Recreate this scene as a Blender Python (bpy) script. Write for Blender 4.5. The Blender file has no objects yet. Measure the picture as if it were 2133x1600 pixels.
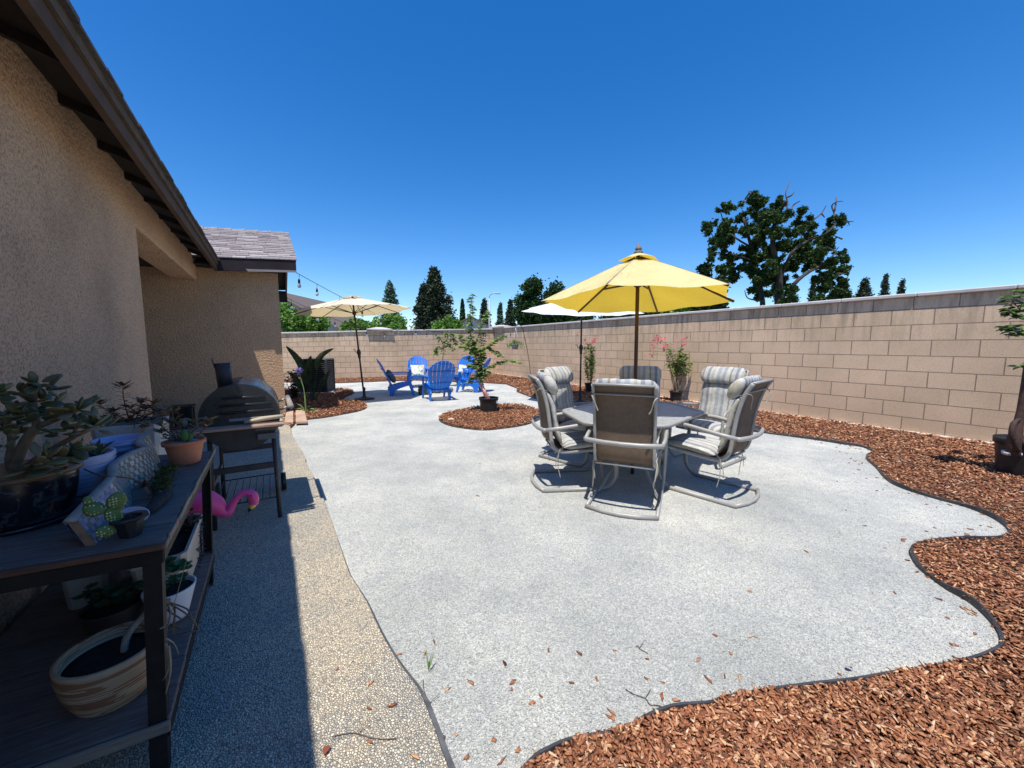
import bpy, math, random
import numpy as np
from mathutils import Vector, Matrix
random.seed(7); rng = np.random.default_rng(7)
R = math.radians
SC = bpy.context.scene
COL = SC.collection
# ------------------------------------------------------------ camera
HC = 1.35; FPX = 805.0; PITCH = math.atan(82/805)
cam = bpy.data.objects.new('camera', bpy.data.cameras.new('camera')); COL.objects.link(cam)
cam.location = (0, 0, HC); cam.rotation_euler = (math.pi/2-PITCH, 0, 0)
cam.data.sensor_width = 36; cam.data.lens = 36*FPX/2133; cam.data.clip_end = 2000; cam.data.clip_start = .02
SC.camera = cam
# ------------------------------------------------------------ sky, sun
SUN_DX, SUN_DY = 0.08, 0.34            # sideways travel of sunlight per metre of fall
elev = math.atan(1/math.hypot(SUN_DX, SUN_DY))
w = bpy.data.worlds.new('World'); SC.world = w; w.use_nodes = True
nt = w.node_tree; bg = nt.nodes['Background']
sky = nt.nodes.new('ShaderNodeTexSky'); sky.sky_type = 'NISHITA'; sky.sun_disc = False
sky.sun_elevation = elev; sky.sun_rotation = math.atan2(-SUN_DX, -SUN_DY)
sky.altitude = 300; sky.air_density = 1.0; sky.dust_density = 0.25; sky.ozone_density = 4.5
hs = nt.nodes.new('ShaderNodeHueSaturation'); hs.inputs['Saturation'].default_value = 1.34; hs.inputs['Hue'].default_value = .506
nt.links.new(sky.outputs[0], hs.inputs['Color']); nt.links.new(hs.outputs[0], bg.inputs[0]); bg.inputs[1].default_value = 0.15
sun = bpy.data.objects.new('sun', bpy.data.lights.new('sun', 'SUN')); COL.objects.link(sun)
sun.data.energy = 4.7; sun.data.angle = R(0.5); sun.data.color = (1, .96, .9)
sun.rotation_euler = Vector((-SUN_DX, -SUN_DY, 1)).to_track_quat('Z', 'Y').to_euler()
SC.view_settings.view_transform = 'Standard'; SC.view_settings.look = 'None'
SC.view_settings.exposure = 0.30; SC.view_settings.gamma = 1
SC.cycles.max_bounces = 6; SC.cycles.transparent_max_bounces = 6

# ------------------------------------------------------------ measuring helpers
def ray(px, py):
    x = (px-1066.5)/FPX; u = (800-py)/FPX
    return Vector((x, math.cos(PITCH)+u*math.sin(PITCH), -math.sin(PITCH)+u*math.cos(PITCH)))
def gp(px, py, z=0.0):                 # point of the ground seen at a pixel
    r = ray(px, py); t = (z-HC)/r.z
    return Vector((r.x*t, r.y*t, z))
def dp(px, py, y):                     # point at depth y
    r = ray(px, py); t = y/r.y
    return Vector((r.x*t, y, HC+r.z*t))
TH = R(32)                             # the house runs 32 degrees to the left
def H(v, u, z=0.0):                    # house frame: v = away from the wall, u = along it
    return Vector((v*math.cos(TH)-u*math.sin(TH), v*math.sin(TH)+u*math.cos(TH), z))
# ------------------------------------------------------------ mesh helpers
class MB:
    def __init__(s): s.v = []; s.f = []; s.uv = None; s.sm = []
    def add(s, vs, fs, smooth=False):
        o = len(s.v); s.v += [tuple(p) for p in vs]; s.f += [tuple(i+o for i in f) for f in fs]; s.sm += [smooth]*len(fs)
        return s
    def box(s, c, d, rot=None):
        x, y, z = d[0]/2, d[1]/2, d[2]/2
        vs = [Vector((a*x, b*y, e*z)) for a in (-1, 1) for b in (-1, 1) for e in (-1, 1)]
        if rot is not None: vs = [rot @ p for p in vs]
        c = Vector(c)
        return s.add([p+c for p in vs], [(0,1,3,2),(4,6,7,5),(0,4,5,1),(2,3,7,6),(0,2,6,4),(1,5,7,3)])
    def bbox(s, c, d, b=.006, rot=None):     # bevelled box
        x, y, z = d[0]/2, d[1]/2, d[2]/2; b = min(b, x*.9, y*.9, z*.9); vs = []; c = Vector(c)
        ring = lambda ax, ay, zz: [(-ax+b, -ay, zz), (ax-b, -ay, zz), (ax, -ay+b, zz), (ax, ay-b, zz), (ax-b, ay, zz), (-ax+b, ay, zz), (-ax, ay-b, zz), (-ax, -ay+b, zz)]
        for q, zz in ((b, -z), (0, -z+b), (0, z-b), (b, z)): vs += ring(x-q, y-q, zz)
        vs = [Vector(p) for p in vs]
        if rot is not None: vs = [rot @ p for p in vs]
        fs = [tuple(range(7, -1, -1)), tuple(range(24, 32))]
        for k in range(3):
            for i in range(8): fs.append((k*8+i, k*8+(i+1) % 8, k*8+8+(i+1) % 8, k*8+8+i))
        return s.add([p+c for p in vs], fs)
    def tube(s, pts, r, n=8, closed=False, flat=1.0, caps=True):
        P = [Vector(p) for p in pts]; m = len(P)
        if m < 2: return s
        rr = r if hasattr(r, '__len__') else [r]*m
        T = []
        for i in range(m):
            a = P[i-1] if (i > 0 or closed) else P[i]; b = P[(i+1) % m] if (i < m-1 or closed) else P[i]
            t = (b-a); T.append(t.normalized() if t.length > 1e-9 else Vector((0, 0, 1)))
        up = Vector((0, 0, 1)) if abs(T[0].z) < .9 else Vector((1, 0, 0))
        N = (up-T[0]*up.dot(T[0])).normalized(); vs = []
        for i in range(m):
            N = (N-T[i]*N.dot(T[i]));  N = N.normalized() if N.length > 1e-6 else T[i].orthogonal().normalized()
            B = T[i].cross(N)
            for k in range(n):
                a = 2*math.pi*k/n; vs.append(P[i]+N*(math.cos(a)*rr[i]*flat)+B*(math.sin(a)*rr[i]))
        fs = []
        for i in range(m if closed else m-1):
            j = (i+1) % m
            for k in range(n): fs.append((i*n+k, i*n+(k+1) % n, j*n+(k+1) % n, j*n+k))
        if not closed and caps: fs += [tuple(range(n-1, -1, -1)), tuple((m-1)*n+k for k in range(n))]
        return s.add(vs, fs, True)
    def lathe(s, prof, n=24, c=(0, 0, 0), sx=1, sy=1, smooth=True, fx=None):
        vs = []; m = len(prof); c = Vector(c)
        for i, (r, z) in enumerate(prof):
            for k in range(n):
                a = 2*math.pi*k/n; q = r*(fx(a, i, z) if fx else 1)
                vs.append(c+Vector((math.cos(a)*q*sx, math.sin(a)*q*sy, z)))
        fs = [(i*n+k, i*n+(k+1) % n, i*n+n+(k+1) % n, i*n+n+k) for i in range(m-1) for k in range(n)]
        if prof[0][0] > 1e-4: fs.append(tuple(range(n-1, -1, -1)))
        if prof[-1][0] > 1e-4: fs.append(tuple((m-1)*n+k for k in range(n)))
        return s.add(vs, fs, smooth)
    def prism(s, poly, z0, z1, M=None):
        n = len(poly); vs = [Vector((x, y, z0)) for x, y in poly]+[Vector((x, y, z1)) for x, y in poly]
        if M is not None: vs = [M @ p for p in vs]
        return s.add(vs, [tuple(range(n-1, -1, -1)), tuple(range(n, 2*n))]+[(i, (i+1) % n, n+(i+1) % n, n+i) for i in range(n)])
    def pad(s, path, wd, th, n=20, e=.45, taper=2, wob=0.0, tuft=None, seed=0):   # cushion swept along (y, z) path, wide in x
        P = [Vector((0, a, b)) for a, b in path]; m = len(P); vs = []
        rr = random.Random(seed)
        for i in range(m):
            t = (P[min(i+1, m-1)]-P[max(i-1, 0)]).normalized(); N = Vector((0, -t.z, t.y))
            d = min(i, m-1-i)/max(taper, 1); q = 1 if d >= 1 else math.sqrt(max(0.04, 1-(1-d)**2))
            tq = q*(tuft(i/(m-1)) if tuft else 1)
            for k in range(n):
                a = 2*math.pi*k/n; cx = math.copysign(abs(math.cos(a))**e, math.cos(a)); cn = math.copysign(abs(math.sin(a))**.8, math.sin(a))
                dome = 1-.25*abs(cx)**3
                vs.append(P[i]+Vector((cx*wd/2*(.93+.07*q)*(1+wob*rr.uniform(-1, 1)*.3), 0, 0))+N*(cn*th/2*tq*dome*(1+wob*rr.uniform(-1, 1))))
        fs = [(i*n+k, i*n+(k+1) % n, i*n+n+(k+1) % n, i*n+n+k) for i in range(m-1) for k in range(n)]
        fs += [tuple(range(n-1, -1, -1)), tuple((m-1)*n+k for k in range(n))]
        return s.add(vs, fs, True)
    def build(s, name, mat, parent=None, loc=None, rz=None, bevel=0):
        me = bpy.data.meshes.new(name); me.from_pydata(s.v, [], s.f)
        if s.sm: me.polygons.foreach_set('use_smooth', s.sm)
        if s.uv:
            l = me.uv_layers.new(name='UVMap'); l.data.foreach_set('uv', [c for p in s.uv for c in p])
        if isinstance(mat, (list, tuple)):
            for q in mat: me.materials.append(q)
        else: me.materials.append(mat)
        me.update()
        o = bpy.data.objects.new(name, me); COL.objects.link(o)
        if parent is not None: o.parent = parent
        if loc is not None: o.location = loc
        if rz is not None: o.rotation_euler = (0, 0, rz)
        if bevel:
            b = o.modifiers.new('bevel', 'BEVEL'); b.width = bevel; b.segments = 2; b.limit_method = 'ANGLE'
        return o
def np_mesh(name, V, F, mat, parent=None, smooth=False):      # V (n,3), F (m,k)
    me = bpy.data.meshes.new(name); n, k = F.shape
    me.vertices.add(len(V)); me.vertices.foreach_set('co', np.ascontiguousarray(V, np.float32).ravel())
    me.loops.add(n*k); me.loops.foreach_set('vertex_index', np.ascontiguousarray(F, np.int32).ravel())
    me.polygons.add(n); me.polygons.foreach_set('loop_start', np.arange(0, n*k, k, dtype=np.int32))
    me.polygons.foreach_set('loop_total', np.full(n, k, dtype=np.int32))
    if smooth: me.polygons.foreach_set('use_smooth', np.ones(n, dtype=bool))
    me.update(calc_edges=True); me.validate(); me.materials.append(mat)
    o = bpy.data.objects.new(name, me); COL.objects.link(o)
    if parent is not None: o.parent = parent
    return o
def tag(o, label=None, cat=None, group=None, kind=None):
    if label: o['label'] = label
    if cat: o['category'] = cat
    if group: o['group'] = group
    if kind: o['kind'] = kind
    return o
def thing(name, label, cat, loc=(0, 0, 0), rz=0, group=None):
    o = bpy.data.objects.new(name, None); COL.objects.link(o); o.empty_display_size = .1
    o.location = loc; o.rotation_euler = (0, 0, rz)
    return tag(o, label, cat, group)
def dup(root, loc, rz, label=None):
    r = root.copy(); COL.objects.link(r); r.location = loc; r.rotation_euler = (0, 0, rz)
    if label: r['label'] = label
    for ch in list(root.children):
        c = ch.copy(); COL.objects.link(c); c.parent = r
        for g in ch.children:
            d = g.copy(); COL.objects.link(d); d.parent = c
    return r
def fillet(pts, rad, k=5):
    P = [Vector(p) for p in pts]; out = [P[0]]
    for i in range(1, len(P)-1):
        a, b, c = P[i-1], P[i], P[i+1]; r = min(rad, (a-b).length*.45, (c-b).length*.45)
        s_ = b+(a-b).normalized()*r; e_ = b+(c-b).normalized()*r
        for j in range(k+1):
            t = j/k; out.append(s_*(1-t)**2+b*2*t*(1-t)+e_*t*t)
    return out+[P[-1]]
def catmull(pts, k=6, closed=False):
    P = [Vector(p) for p in pts]; n = len(P); out = []
    for i in range(n if closed else n-1):
        p0 = P[(i-1) % n] if closed or i > 0 else P[i]; p1 = P[i]; p2 = P[(i+1) % n]; p3 = P[(i+2) % n] if closed or i < n-2 else p2
        for j in range(k):
            t = j/k; out.append(.5*((2*p1)+(p2-p0)*t+(2*p0-5*p1+4*p2-p3)*t*t+(3*p1-p0-3*p2+p3)*t**3))
    if not closed: out.append(P[-1])
    return out
# ------------------------------------------------------------ materials
def newmat(name):
    m = bpy.data.materials.new(name); m.use_nodes = True; nt = m.node_tree
    return m, nt, nt.nodes['Principled BSDF'], nt.nodes.new, nt.links.new
def ramp(nt, fac, stops):
    r = nt.nodes.new('ShaderNodeValToRGB'); cr = r.color_ramp
    while len(cr.elements) < len(stops): cr.elements.new(.5)
    for e, (p, c) in zip(cr.elements, stops): e.position = p; e.color = (*c, 1)
    nt.links.new(fac, r.inputs[0]); return r
def mixc(nt, a, b, fac, mode='MIX'):
    m = nt.nodes.new('ShaderNodeMix'); m.data_type = 'RGBA'; m.blend_type = mode
    for s_, v in ((m.inputs[0], fac), (m.inputs[6], a), (m.inputs[7], b)):
        if hasattr(v, 'links') or hasattr(v, 'is_linked'): nt.links.new(v, s_)
        elif isinstance(v, (int, float)): s_.default_value = v
        else: s_.default_value = (*v, 1)
    return m.outputs[2]
def noise(nt, co, scale, detail=4, rough=.6, dist=0):
    n = nt.nodes.new('ShaderNodeTexNoise'); n.inputs['Scale'].default_value = scale; n.inputs['Detail'].default_value = detail
    n.inputs['Roughness'].default_value = rough; n.inputs['Distortion'].default_value = dist
    if co is not None: nt.links.new(co, n.inputs[0])
    return n
def bump(nt, h, dist, strength=1.0, normal=None):
    b = nt.nodes.new('ShaderNodeBump'); b.inputs['Distance'].default_value = dist; b.inputs['Strength'].default_value = strength
    nt.links.new(h, b.inputs['Height'])
    if normal is not None: nt.links.new(normal, b.inputs['Normal'])
    return b.outputs[0]
def objco(nt): return nt.nodes.new('ShaderNodeTexCoord').outputs['Object']
def geopos(nt): return nt.nodes.new('ShaderNodeNewGeometry').outputs['Position']
def M(name, c1, c2=None, scale=8, rough=.6, bd=0.0, bs=60, metal=0, spec=.4, trans=0, detail=5):
    m, nt, p, new, link = newmat(name); co = objco(nt)
    c2 = c2 or tuple(x*.8 for x in c1)
    n = noise(nt, co, scale, detail); r = ramp(nt, n.outputs[0], [(.35, c1), (.68, c2)])
    link(r.outputs[0], p.inputs['Base Color'])
    n3 = noise(nt, co, scale*3, 3); mr = new('ShaderNodeMapRange'); mr.inputs[3].default_value = max(.03, rough-.1); mr.inputs[4].default_value = min(1, rough+.12)
    link(n3.outputs[0], mr.inputs[0]); link(mr.outputs[0], p.inputs['Roughness'])
    p.inputs['Metallic'].default_value = metal; p.inputs['Specular IOR Level'].default_value = spec
    if bd: n2 = noise(nt, co, bs, 5); link(bump(nt, n2.outputs[0], bd), p.inputs['Normal'])
    if trans:
        t = new('ShaderNodeBsdfTranslucent'); link(r.outputs[0], t.inputs[0]); x = new('ShaderNodeMixShader'); x.inputs[0].default_value = trans
        link(p.outputs[0], x.inputs[1]); link(t.outputs[0], x.inputs[2]); link(x.outputs[0], nt.nodes['Material Output'].inputs[0])
    return m
def leafmat(name, cols, trans=.35, rough=.5, spec=.3, blotch=1.2):
    m, nt, p, new, link = newmat(name); g = new('ShaderNodeNewGeometry')
    cols = cols if len(cols) > 1 else cols*2
    r = ramp(nt, g.outputs['Random Per Island'], [(i/(len(cols)-1), c) for i, c in enumerate(cols)])
    n = noise(nt, g.outputs['Position'], blotch, 3); mr = new('ShaderNodeMapRange'); mr.inputs[1].default_value = .3; mr.inputs[2].default_value = .7; mr.inputs[3].default_value = .75; mr.inputs[4].default_value = 1.25
    link(n.outputs[0], mr.inputs[0]); v = new('ShaderNodeVectorMath'); v.operation = 'SCALE'; link(r.outputs[0], v.inputs[0]); link(mr.outputs[0], v.inputs['Scale'])
    link(v.outputs[0], p.inputs['Base Color']); p.inputs['Roughness'].default_value = rough; p.inputs['Specular IOR Level'].default_value = spec
    t = new('ShaderNodeBsdfTranslucent'); link(v.outputs[0], t.inputs[0]); x = new('ShaderNodeMixShader'); x.inputs[0].default_value = trans
    link(p.outputs[0], x.inputs[1]); link(t.outputs[0], x.inputs[2]); link(x.outputs[0], nt.nodes['Material Output'].inputs[0])
    return m
def stucco(name, c1, c2, stain, scale=95):
    m, nt, p, new, link = newmat(name); co = geopos(nt)
    big = noise(nt, co, 1.3, 6, .65); r = ramp(nt, big.outputs[0], [(.3, c1), (.55, c2), (.8, stain)])
    fine = noise(nt, co, scale, 4, .7); r2 = ramp(nt, fine.outputs[0], [(.36, (.42, .37, .32)), (.52, (1, 1, 1))])
    link(mixc(nt, r.outputs[0], r2.outputs[0], .8, 'MULTIPLY'), p.inputs['Base Color'])
    v = new('ShaderNodeTexVoronoi'); v.inputs['Scale'].default_value = scale*.55; v.feature = 'SMOOTH_F1'; link(co, v.inputs[0])
    ma = new('ShaderNodeMath'); ma.operation = 'ADD'; link(fine.outputs[0], ma.inputs[0]); link(v.outputs[0], ma.inputs[1])
    link(bump(nt, ma.outputs[0], .012, 1), p.inputs['Normal']); p.inputs['Roughness'].default_value = .92; p.inputs['Specular IOR Level'].default_value = .15
    return m
def blockmat():
    m, nt, p, new, link = newmat('concrete block'); uv = new('ShaderNodeTexCoord').outputs['UV']; co = geopos(nt)
    dn = noise(nt, co, 5, 3); off = mixc(nt, uv, dn.outputs['Color'], .012)
    b = new('ShaderNodeTexBrick'); link(off, b.inputs[0]); b.inputs['Scale'].default_value = 1; b.inputs['Brick Width'].default_value = 2; b.inputs['Row Height'].default_value = 1
    b.inputs['Mortar Size'].default_value = .028; b.inputs['Mortar Smooth'].default_value = .25; b.inputs['Bias'].default_value = 0; b.offset = .5
    b.inputs['Color1'].default_value = (.80, .605, .415, 1); b.inputs['Color2'].default_value = (.71, .535, .365, 1); b.inputs['Mortar'].default_value = (.36, .27, .20, 1)
    n1 = noise(nt, co, .9, 5); st = ramp(nt, n1.outputs[0], [(.35, (1.05, 1.02, 1.0)), (.65, (.86, .84, .80))])
    c = mixc(nt, b.outputs[0], st.outputs[0], 1.0, 'MULTIPLY')
    sp = noise(nt, co, 160, 3); s2 = ramp(nt, sp.outputs[0], [(.36, (.50, .45, .40)), (.47, (1, 1, 1)), (.72, (1.0, 1.0, 1.0)), (.8, (1.25, 1.22, 1.18))])
    c = mixc(nt, c, s2.outputs[0], .8, 'MULTIPLY')
    # damp brown bleeding under the cap and pale lime runs
    sx = new('ShaderNodeSeparateXYZ'); link(uv, sx.inputs[0]); mr = new('ShaderNodeMapRange'); mr.inputs[1].default_value = 5.2; mr.inputs[2].default_value = 9.2; link(sx.outputs[1], mr.inputs[0])
    mp = new('ShaderNodeMapping'); mp.inputs['Scale'].default_value = (2.2, .35, 1); link(uv, mp.inputs[0]); n5 = noise(nt, mp.outputs[0], .8, 5)
    r5 = ramp(nt, n5.outputs[0], [(.45, (0, 0, 0)), (.7, (1, 1, 1))]); mu = new('ShaderNodeMath'); mu.operation = 'MULTIPLY'; link(mr.outputs[0], mu.inputs[0]); link(r5.outputs[0], mu.inputs[1])
    c = mixc(nt, c, (.25, .185, .125), mu.outputs[0])
    n6 = noise(nt, mp.outputs[0], 1.7, 3); r6 = ramp(nt, n6.outputs[0], [(.64, (0, 0, 0)), (.76, (.4, .4, .4))])
    c = mixc(nt, c, (.58, .52, .45), r6.outputs[0])
    link(c, p.inputs['Base Color']); p.inputs['Roughness'].default_value = .9; p.inputs['Specular IOR Level'].default_value = .15
    inv = new('ShaderNodeMath'); inv.operation = 'MULTIPLY_ADD'; inv.inputs[1].default_value = -1.6; link(b.outputs['Fac'], inv.inputs[0]); link(sp.outputs[0], inv.inputs[2])
    link(bump(nt, inv.outputs[0], .007), p.inputs['Normal'])
    return m
def gravelmat():
    m, nt, p, new, link = newmat('crushed gravel'); co = geopos(nt)
    v = new('ShaderNodeTexVoronoi'); v.inputs['Scale'].default_value = 190; link(co, v.inputs[0])
    sep = new('ShaderNodeSeparateColor'); link(v.outputs['Color'], sep.inputs[0])
    r = ramp(nt, sep.outputs[0], [(0, (.38, .375, .36)), (.3, (.50, .495, .475)), (.75, (.61, .60, .575)), (1, (.78, .76, .72))])
    n1 = noise(nt, co, 1.1, 7, .6); st = ramp(nt, n1.outputs[0], [(.3, (.76, .79, .80)), (.5, (.98, 1.0, .995)), (.68, (1.2, 1.2, 1.16))])
    c = mixc(nt, r.outputs[0], st.outputs[0], 1, 'MULTIPLY')
    nb = noise(nt, co, 6, 5, .7); sb = ramp(nt, nb.outputs[0], [(.36, (.90, .90, .88)), (.56, (1.0, .99, .93))]); c = mixc(nt, c, sb.outputs[0], 1, 'MULTIPLY')
    n2 = noise(nt, co, 320, 2, .7); s2 = ramp(nt, n2.outputs[0], [(.3, (.72, .72, .71)), (.5, (1, 1, 1))]); c = mixc(nt, c, s2.outputs[0], .7, 'MULTIPLY')
    n3 = noise(nt, co, .75, 6, .7, .4); d = ramp(nt, n3.outputs[0], [(.60, (0, 0, 0)), (.74, (.6, .6, .6))]); c = mixc(nt, c, (.60, .58, .52), d.outputs[0])
    link(c, p.inputs['Base Color']); p.inputs['Roughness'].default_value = .9; p.inputs['Specular IOR Level'].default_value = .2
    ad = new('ShaderNodeMath'); ad.operation = 'ADD'; link(v.outputs[0], ad.inputs[0]); link(n2.outputs[0], ad.inputs[1])
    b1 = bump(nt, ad.outputs[0], .006, .9); n4 = noise(nt, co, 9, 4); link(bump(nt, n4.outputs[0], .02, .6, b1), p.inputs['Normal'])
    return m
def pebblemat():
    m, nt, p, new, link = newmat('exposed pebble concrete'); co = geopos(nt)
    dn = noise(nt, co, 60, 2); wc = mixc(nt, co, dn.outputs['Color'], .006)
    v = new('ShaderNodeTexVoronoi'); v.inputs['Scale'].default_value = 118; link(wc, v.inputs[0])
    e = new('ShaderNodeTexVoronoi'); e.feature = 'DISTANCE_TO_EDGE'; e.inputs['Scale'].default_value = 118; link(wc, e.inputs[0])
    sep = new('ShaderNodeSeparateColor'); link(v.outputs['Color'], sep.inputs[0])
    r = ramp(nt, sep.outputs[0], [(0, (.42, .40, .37)), (.2, (.66, .58, .45)), (.6, (.82, .70, .51)), (1, (.90, .80, .62))])
    n1 = noise(nt, co, 1.6, 6, .65); st = ramp(nt, n1.outputs[0], [(.38, (.72, .78, .86)), (.6, (1.0, .98, .93))]); c = mixc(nt, r.outputs[0], st.outputs[0], 1, 'MULTIPLY')
    ed = ramp(nt, e.outputs[0], [(.02, (.20, .18, .16)), (.13, (1, 1, 1))]); c = mixc(nt, c, ed.outputs[0], .85, 'MULTIPLY')
    link(c, p.inputs['Base Color']); p.inputs['Roughness'].default_value = .75; p.inputs['Specular IOR Level'].default_value = .3
    h = ramp(nt, e.outputs[0], [(0, (0, 0, 0)), (.2, (.7, .7, .7)), (.5, (1, 1, 1))]); link(bump(nt, h.outputs[0], .005, 1), p.inputs['Normal'])
    return m
def chipmat(name='bark chip', far=False):
    m, nt, p, new, link = newmat(name); g = new('ShaderNodeNewGeometry')
    r = ramp(nt, g.outputs['Random Per Island'], [(0, (.11, .050, .030)), (.2, (.27, .108, .054)), (.55, (.41, .175, .082)), (.78, (.47, .25, .15)), (.92, (.66, .39, .20)), (1, (.72, .53, .36))])
    n = noise(nt, g.outputs['Position'], 2.2, 4); s2 = ramp(nt, n.outputs[0], [(.3, (.8, .78, .76)), (.7, (1.2, 1.1, 1.05))]); c = mixc(nt, r.outputs[0], s2.outputs[0], 1, 'MULTIPLY')
    f = noise(nt, g.outputs['Position'], 130, 3); s3 = ramp(nt, f.outputs[0], [(.3, (.6, .58, .56)), (.6, (1, 1, 1))]); c = mixc(nt, c, s3.outputs[0], .7, 'MULTIPLY')
    link(c, p.inputs['Base Color']); p.inputs['Roughness'].default_value = .75; p.inputs['Specular IOR Level'].default_value = .25
    link(bump(nt, f.outputs[0], .003), p.inputs['Normal'])
    return m
def woodmat(name, c1, c2, ax=(1, 12, 12), rough=.8):
    m, nt, p, new, link = newmat(name); co = objco(nt); mp = new('ShaderNodeMapping'); mp.inputs['Scale'].default_value = ax; link(co, mp.inputs[0])
    n = noise(nt, mp.outputs[0], 6, 6, .7, .6); r = ramp(nt, n.outputs[0], [(.3, c1), (.7, c2)])
    n2 = noise(nt, co, 3, 3); s2 = ramp(nt, n2.outputs[0], [(.3, (.75, .75, .75)), (.7, (1.1, 1.1, 1.1))]); link(mixc(nt, r.outputs[0], s2.outputs[0], 1, 'MULTIPLY'), p.inputs['Base Color'])
    p.inputs['Roughness'].default_value = rough; link(bump(nt, n.outputs[0], .004), p.inputs['Normal'])
    return m
def stripemat(name, axis, stops, scale, rough=.9, bumpd=.001, wav=.0, trans=0.0):
    m, nt, p, new, link = newmat(name); co = objco(nt); sx = new('ShaderNodeSeparateXYZ')
    if wav: co = mixc(nt, co, noise(nt, co, 5, 3).outputs['Color'], wav)
    link(co, sx.inputs[0])
    ml = new('ShaderNodeMath'); ml.operation = 'MULTIPLY_ADD'; ml.inputs[1].default_value = scale; ml.inputs[2].default_value = 50; link(sx.outputs[axis], ml.inputs[0])
    fr = new('ShaderNodeMath'); fr.operation = 'FRACT'; link(ml.outputs[0], fr.inputs[0])
    r = ramp(nt, fr.outputs[0], stops); r.color_ramp.interpolation = 'CONSTANT'; n = noise(nt, co, 14, 5); s2 = ramp(nt, n.outputs[0], [(.35, (.82, .82, .82)), (.65, (1.06, 1.06, 1.06))])
    c = mixc(nt, r.outputs[0], s2.outputs[0], 1, 'MULTIPLY'); link(c, p.inputs['Base Color']); p.inputs['Roughness'].default_value = rough; p.inputs['Specular IOR Level'].default_value = .15
    n2 = noise(nt, co, 16, 4); link(bump(nt, n2.outputs[0], .02*bumpd*10 if bumpd else 0), p.inputs['Normal'])
    return m
def fabric(name, c, trans, c_under=None, inner=None):
    m, nt, p, new, link = newmat(name); co = objco(nt); n = noise(nt, co, 3.5, 5); s2 = ramp(nt, n.outputs[0], [(.35, tuple(x*.9 for x in c)), (.65, c)])
    cc = s2.outputs[0]
    if inner: cc = mixc(nt, cc, inner, new('ShaderNodeNewGeometry').outputs['Backfacing'])     # deeper underside colour; the paler top has sun glare painted into it
    link(cc, p.inputs['Base Color']); p.inputs['Roughness'].default_value = .9; p.inputs['Specular IOR Level'].default_value = .1
    n2 = noise(nt, co, 4, 4, .6, .8); bn = bump(nt, n2.outputs[0], .06); link(bn, p.inputs['Normal'])
    t = new('ShaderNodeBsdfTranslucent'); x = new('ShaderNodeMixShader'); x.inputs[0].default_value = trans
    if c_under: t.inputs[0].default_value = (*c_under, 1)
    else: link(s2.outputs[0], t.inputs[0])
    link(p.outputs[0], x.inputs[1]); link(t.outputs[0], x.inputs[2]); link(x.outputs[0], nt.nodes['Material Output'].inputs[0])
    return m
def glassmat():
    m, nt, p, new, link = newmat('clear bulb glass'); p.inputs['Transmission Weight'].default_value = .9; p.inputs['Roughness'].default_value = .05; p.inputs['Base Color'].default_value = (.95, .95, .95, 1); return m
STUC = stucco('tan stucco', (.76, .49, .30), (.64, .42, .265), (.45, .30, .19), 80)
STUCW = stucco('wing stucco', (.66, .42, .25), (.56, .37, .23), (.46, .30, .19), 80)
BLOCK = blockmat(); GRAVEL = gravelmat(); PEB = pebblemat(); CHIP = chipmat()
CAPM = M('concrete cap', (.62, .585, .545), (.50, .465, .43), 3, .9, .003, 120)
FOOT = M('concrete footing', (.66, .56, .47), (.52, .43, .35), 5, .9, .003, 90)
BROWN = M('brown painted trim', (.070, .055, .048), (.050, .040, .036), 4, .55, .001, 40)
BROWN2 = M('weathered brown gutter', (.115, .075, .050), (.08, .052, .036), 3, .8, .001, 60, spec=.1)
NAVYTRIM = M('dark slate trim', (.040, .030, .032), (.028, .022, .024), 4, .8, .001, 60, spec=.1)
DECK = M('dark roof decking', (.030, .022, .018), (.018, .014, .012), 6, .85, .002, 40)
TRIMW = M('unpainted trim strip', (.30, .25, .24), (.24, .2, .19), 5, .7)
MULB = M('mulch bed soil', (.10, .045, .028), (.05, .025, .016), 30, .95, .02, 60)
EDGE = M('black plastic edging', (.035, .037, .042), (.06, .062, .068), 12, .5)
SLABSIDE = M('slab side', (.15, .15, .147), (.085, .085, .085), 20, .9, .004, 80)
IRON = M('black angle iron', (.014, .012, .011), (.026, .020, .016), 14, .6, .001, 90, spec=.2)
SHELFW = woodmat('weathered shelf board', (.20, .160, .135), (.085, .066, .056), (1.2, 14, 12))
SHELFE = woodmat('raw board edge', (.30, .25, .19), (.12, .085, .06), (14, 1.2, 12))
REDEDGE = woodmat('red brown board edge', (.17, .075, .035), (.07, .035, .02), (1.2, 14, 12))
GRILLB = M('grill black enamel', (.020, .020, .022), (.030, .030, .032), 5, .27, .0008, 30, spec=.5)
GRILLF = M('grill dark steel', (.025, .025, .028), (.05, .045, .042), 9, .55, .001, 60)
PINE = woodmat('pale pine lumber', (.60, .42, .30), (.42, .27, .19), (12, 1.2, 12))
PINK = M('pink plastic', (.85, .10, .32), (.78, .075, .26), 5, .35, trans=.1)
YEL = M('yellow beak', (.85, .62, .08), (.8, .5, .05), 5, .4)
BLK = M('black plastic', (.016, .017, .018), (.03, .031, .032), 8, .42)
WHT = M('white plastic', (.72, .73, .75), (.6, .61, .63), 6, .45)
TERRA = M('terracotta', (.50, .19, .10), (.40, .14, .075), 7, .75, .001, 90)
CREAM = M('cream plastic planter', (.62, .53, .42), (.52, .44, .35), 5, .5)
LAV = M('pale blue glazed ribbed bowl', (.44, .46, .62), (.36, .38, .54), 4, .35)
SOIL = M('potting soil', (.028, .020, .015), (.012, .009, .007), 40, .98, .02, 80)
JADE = leafmat('jade leaf', [(.07, .085, .035), (.12, .13, .05), (.05, .065, .03), (.19, .13, .055)], .08, .35, .5, 6)
BARK = M('grey brown bark', (.17, .125, .09), (.08, .06, .045), 20, .9, .006, 50)
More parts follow.
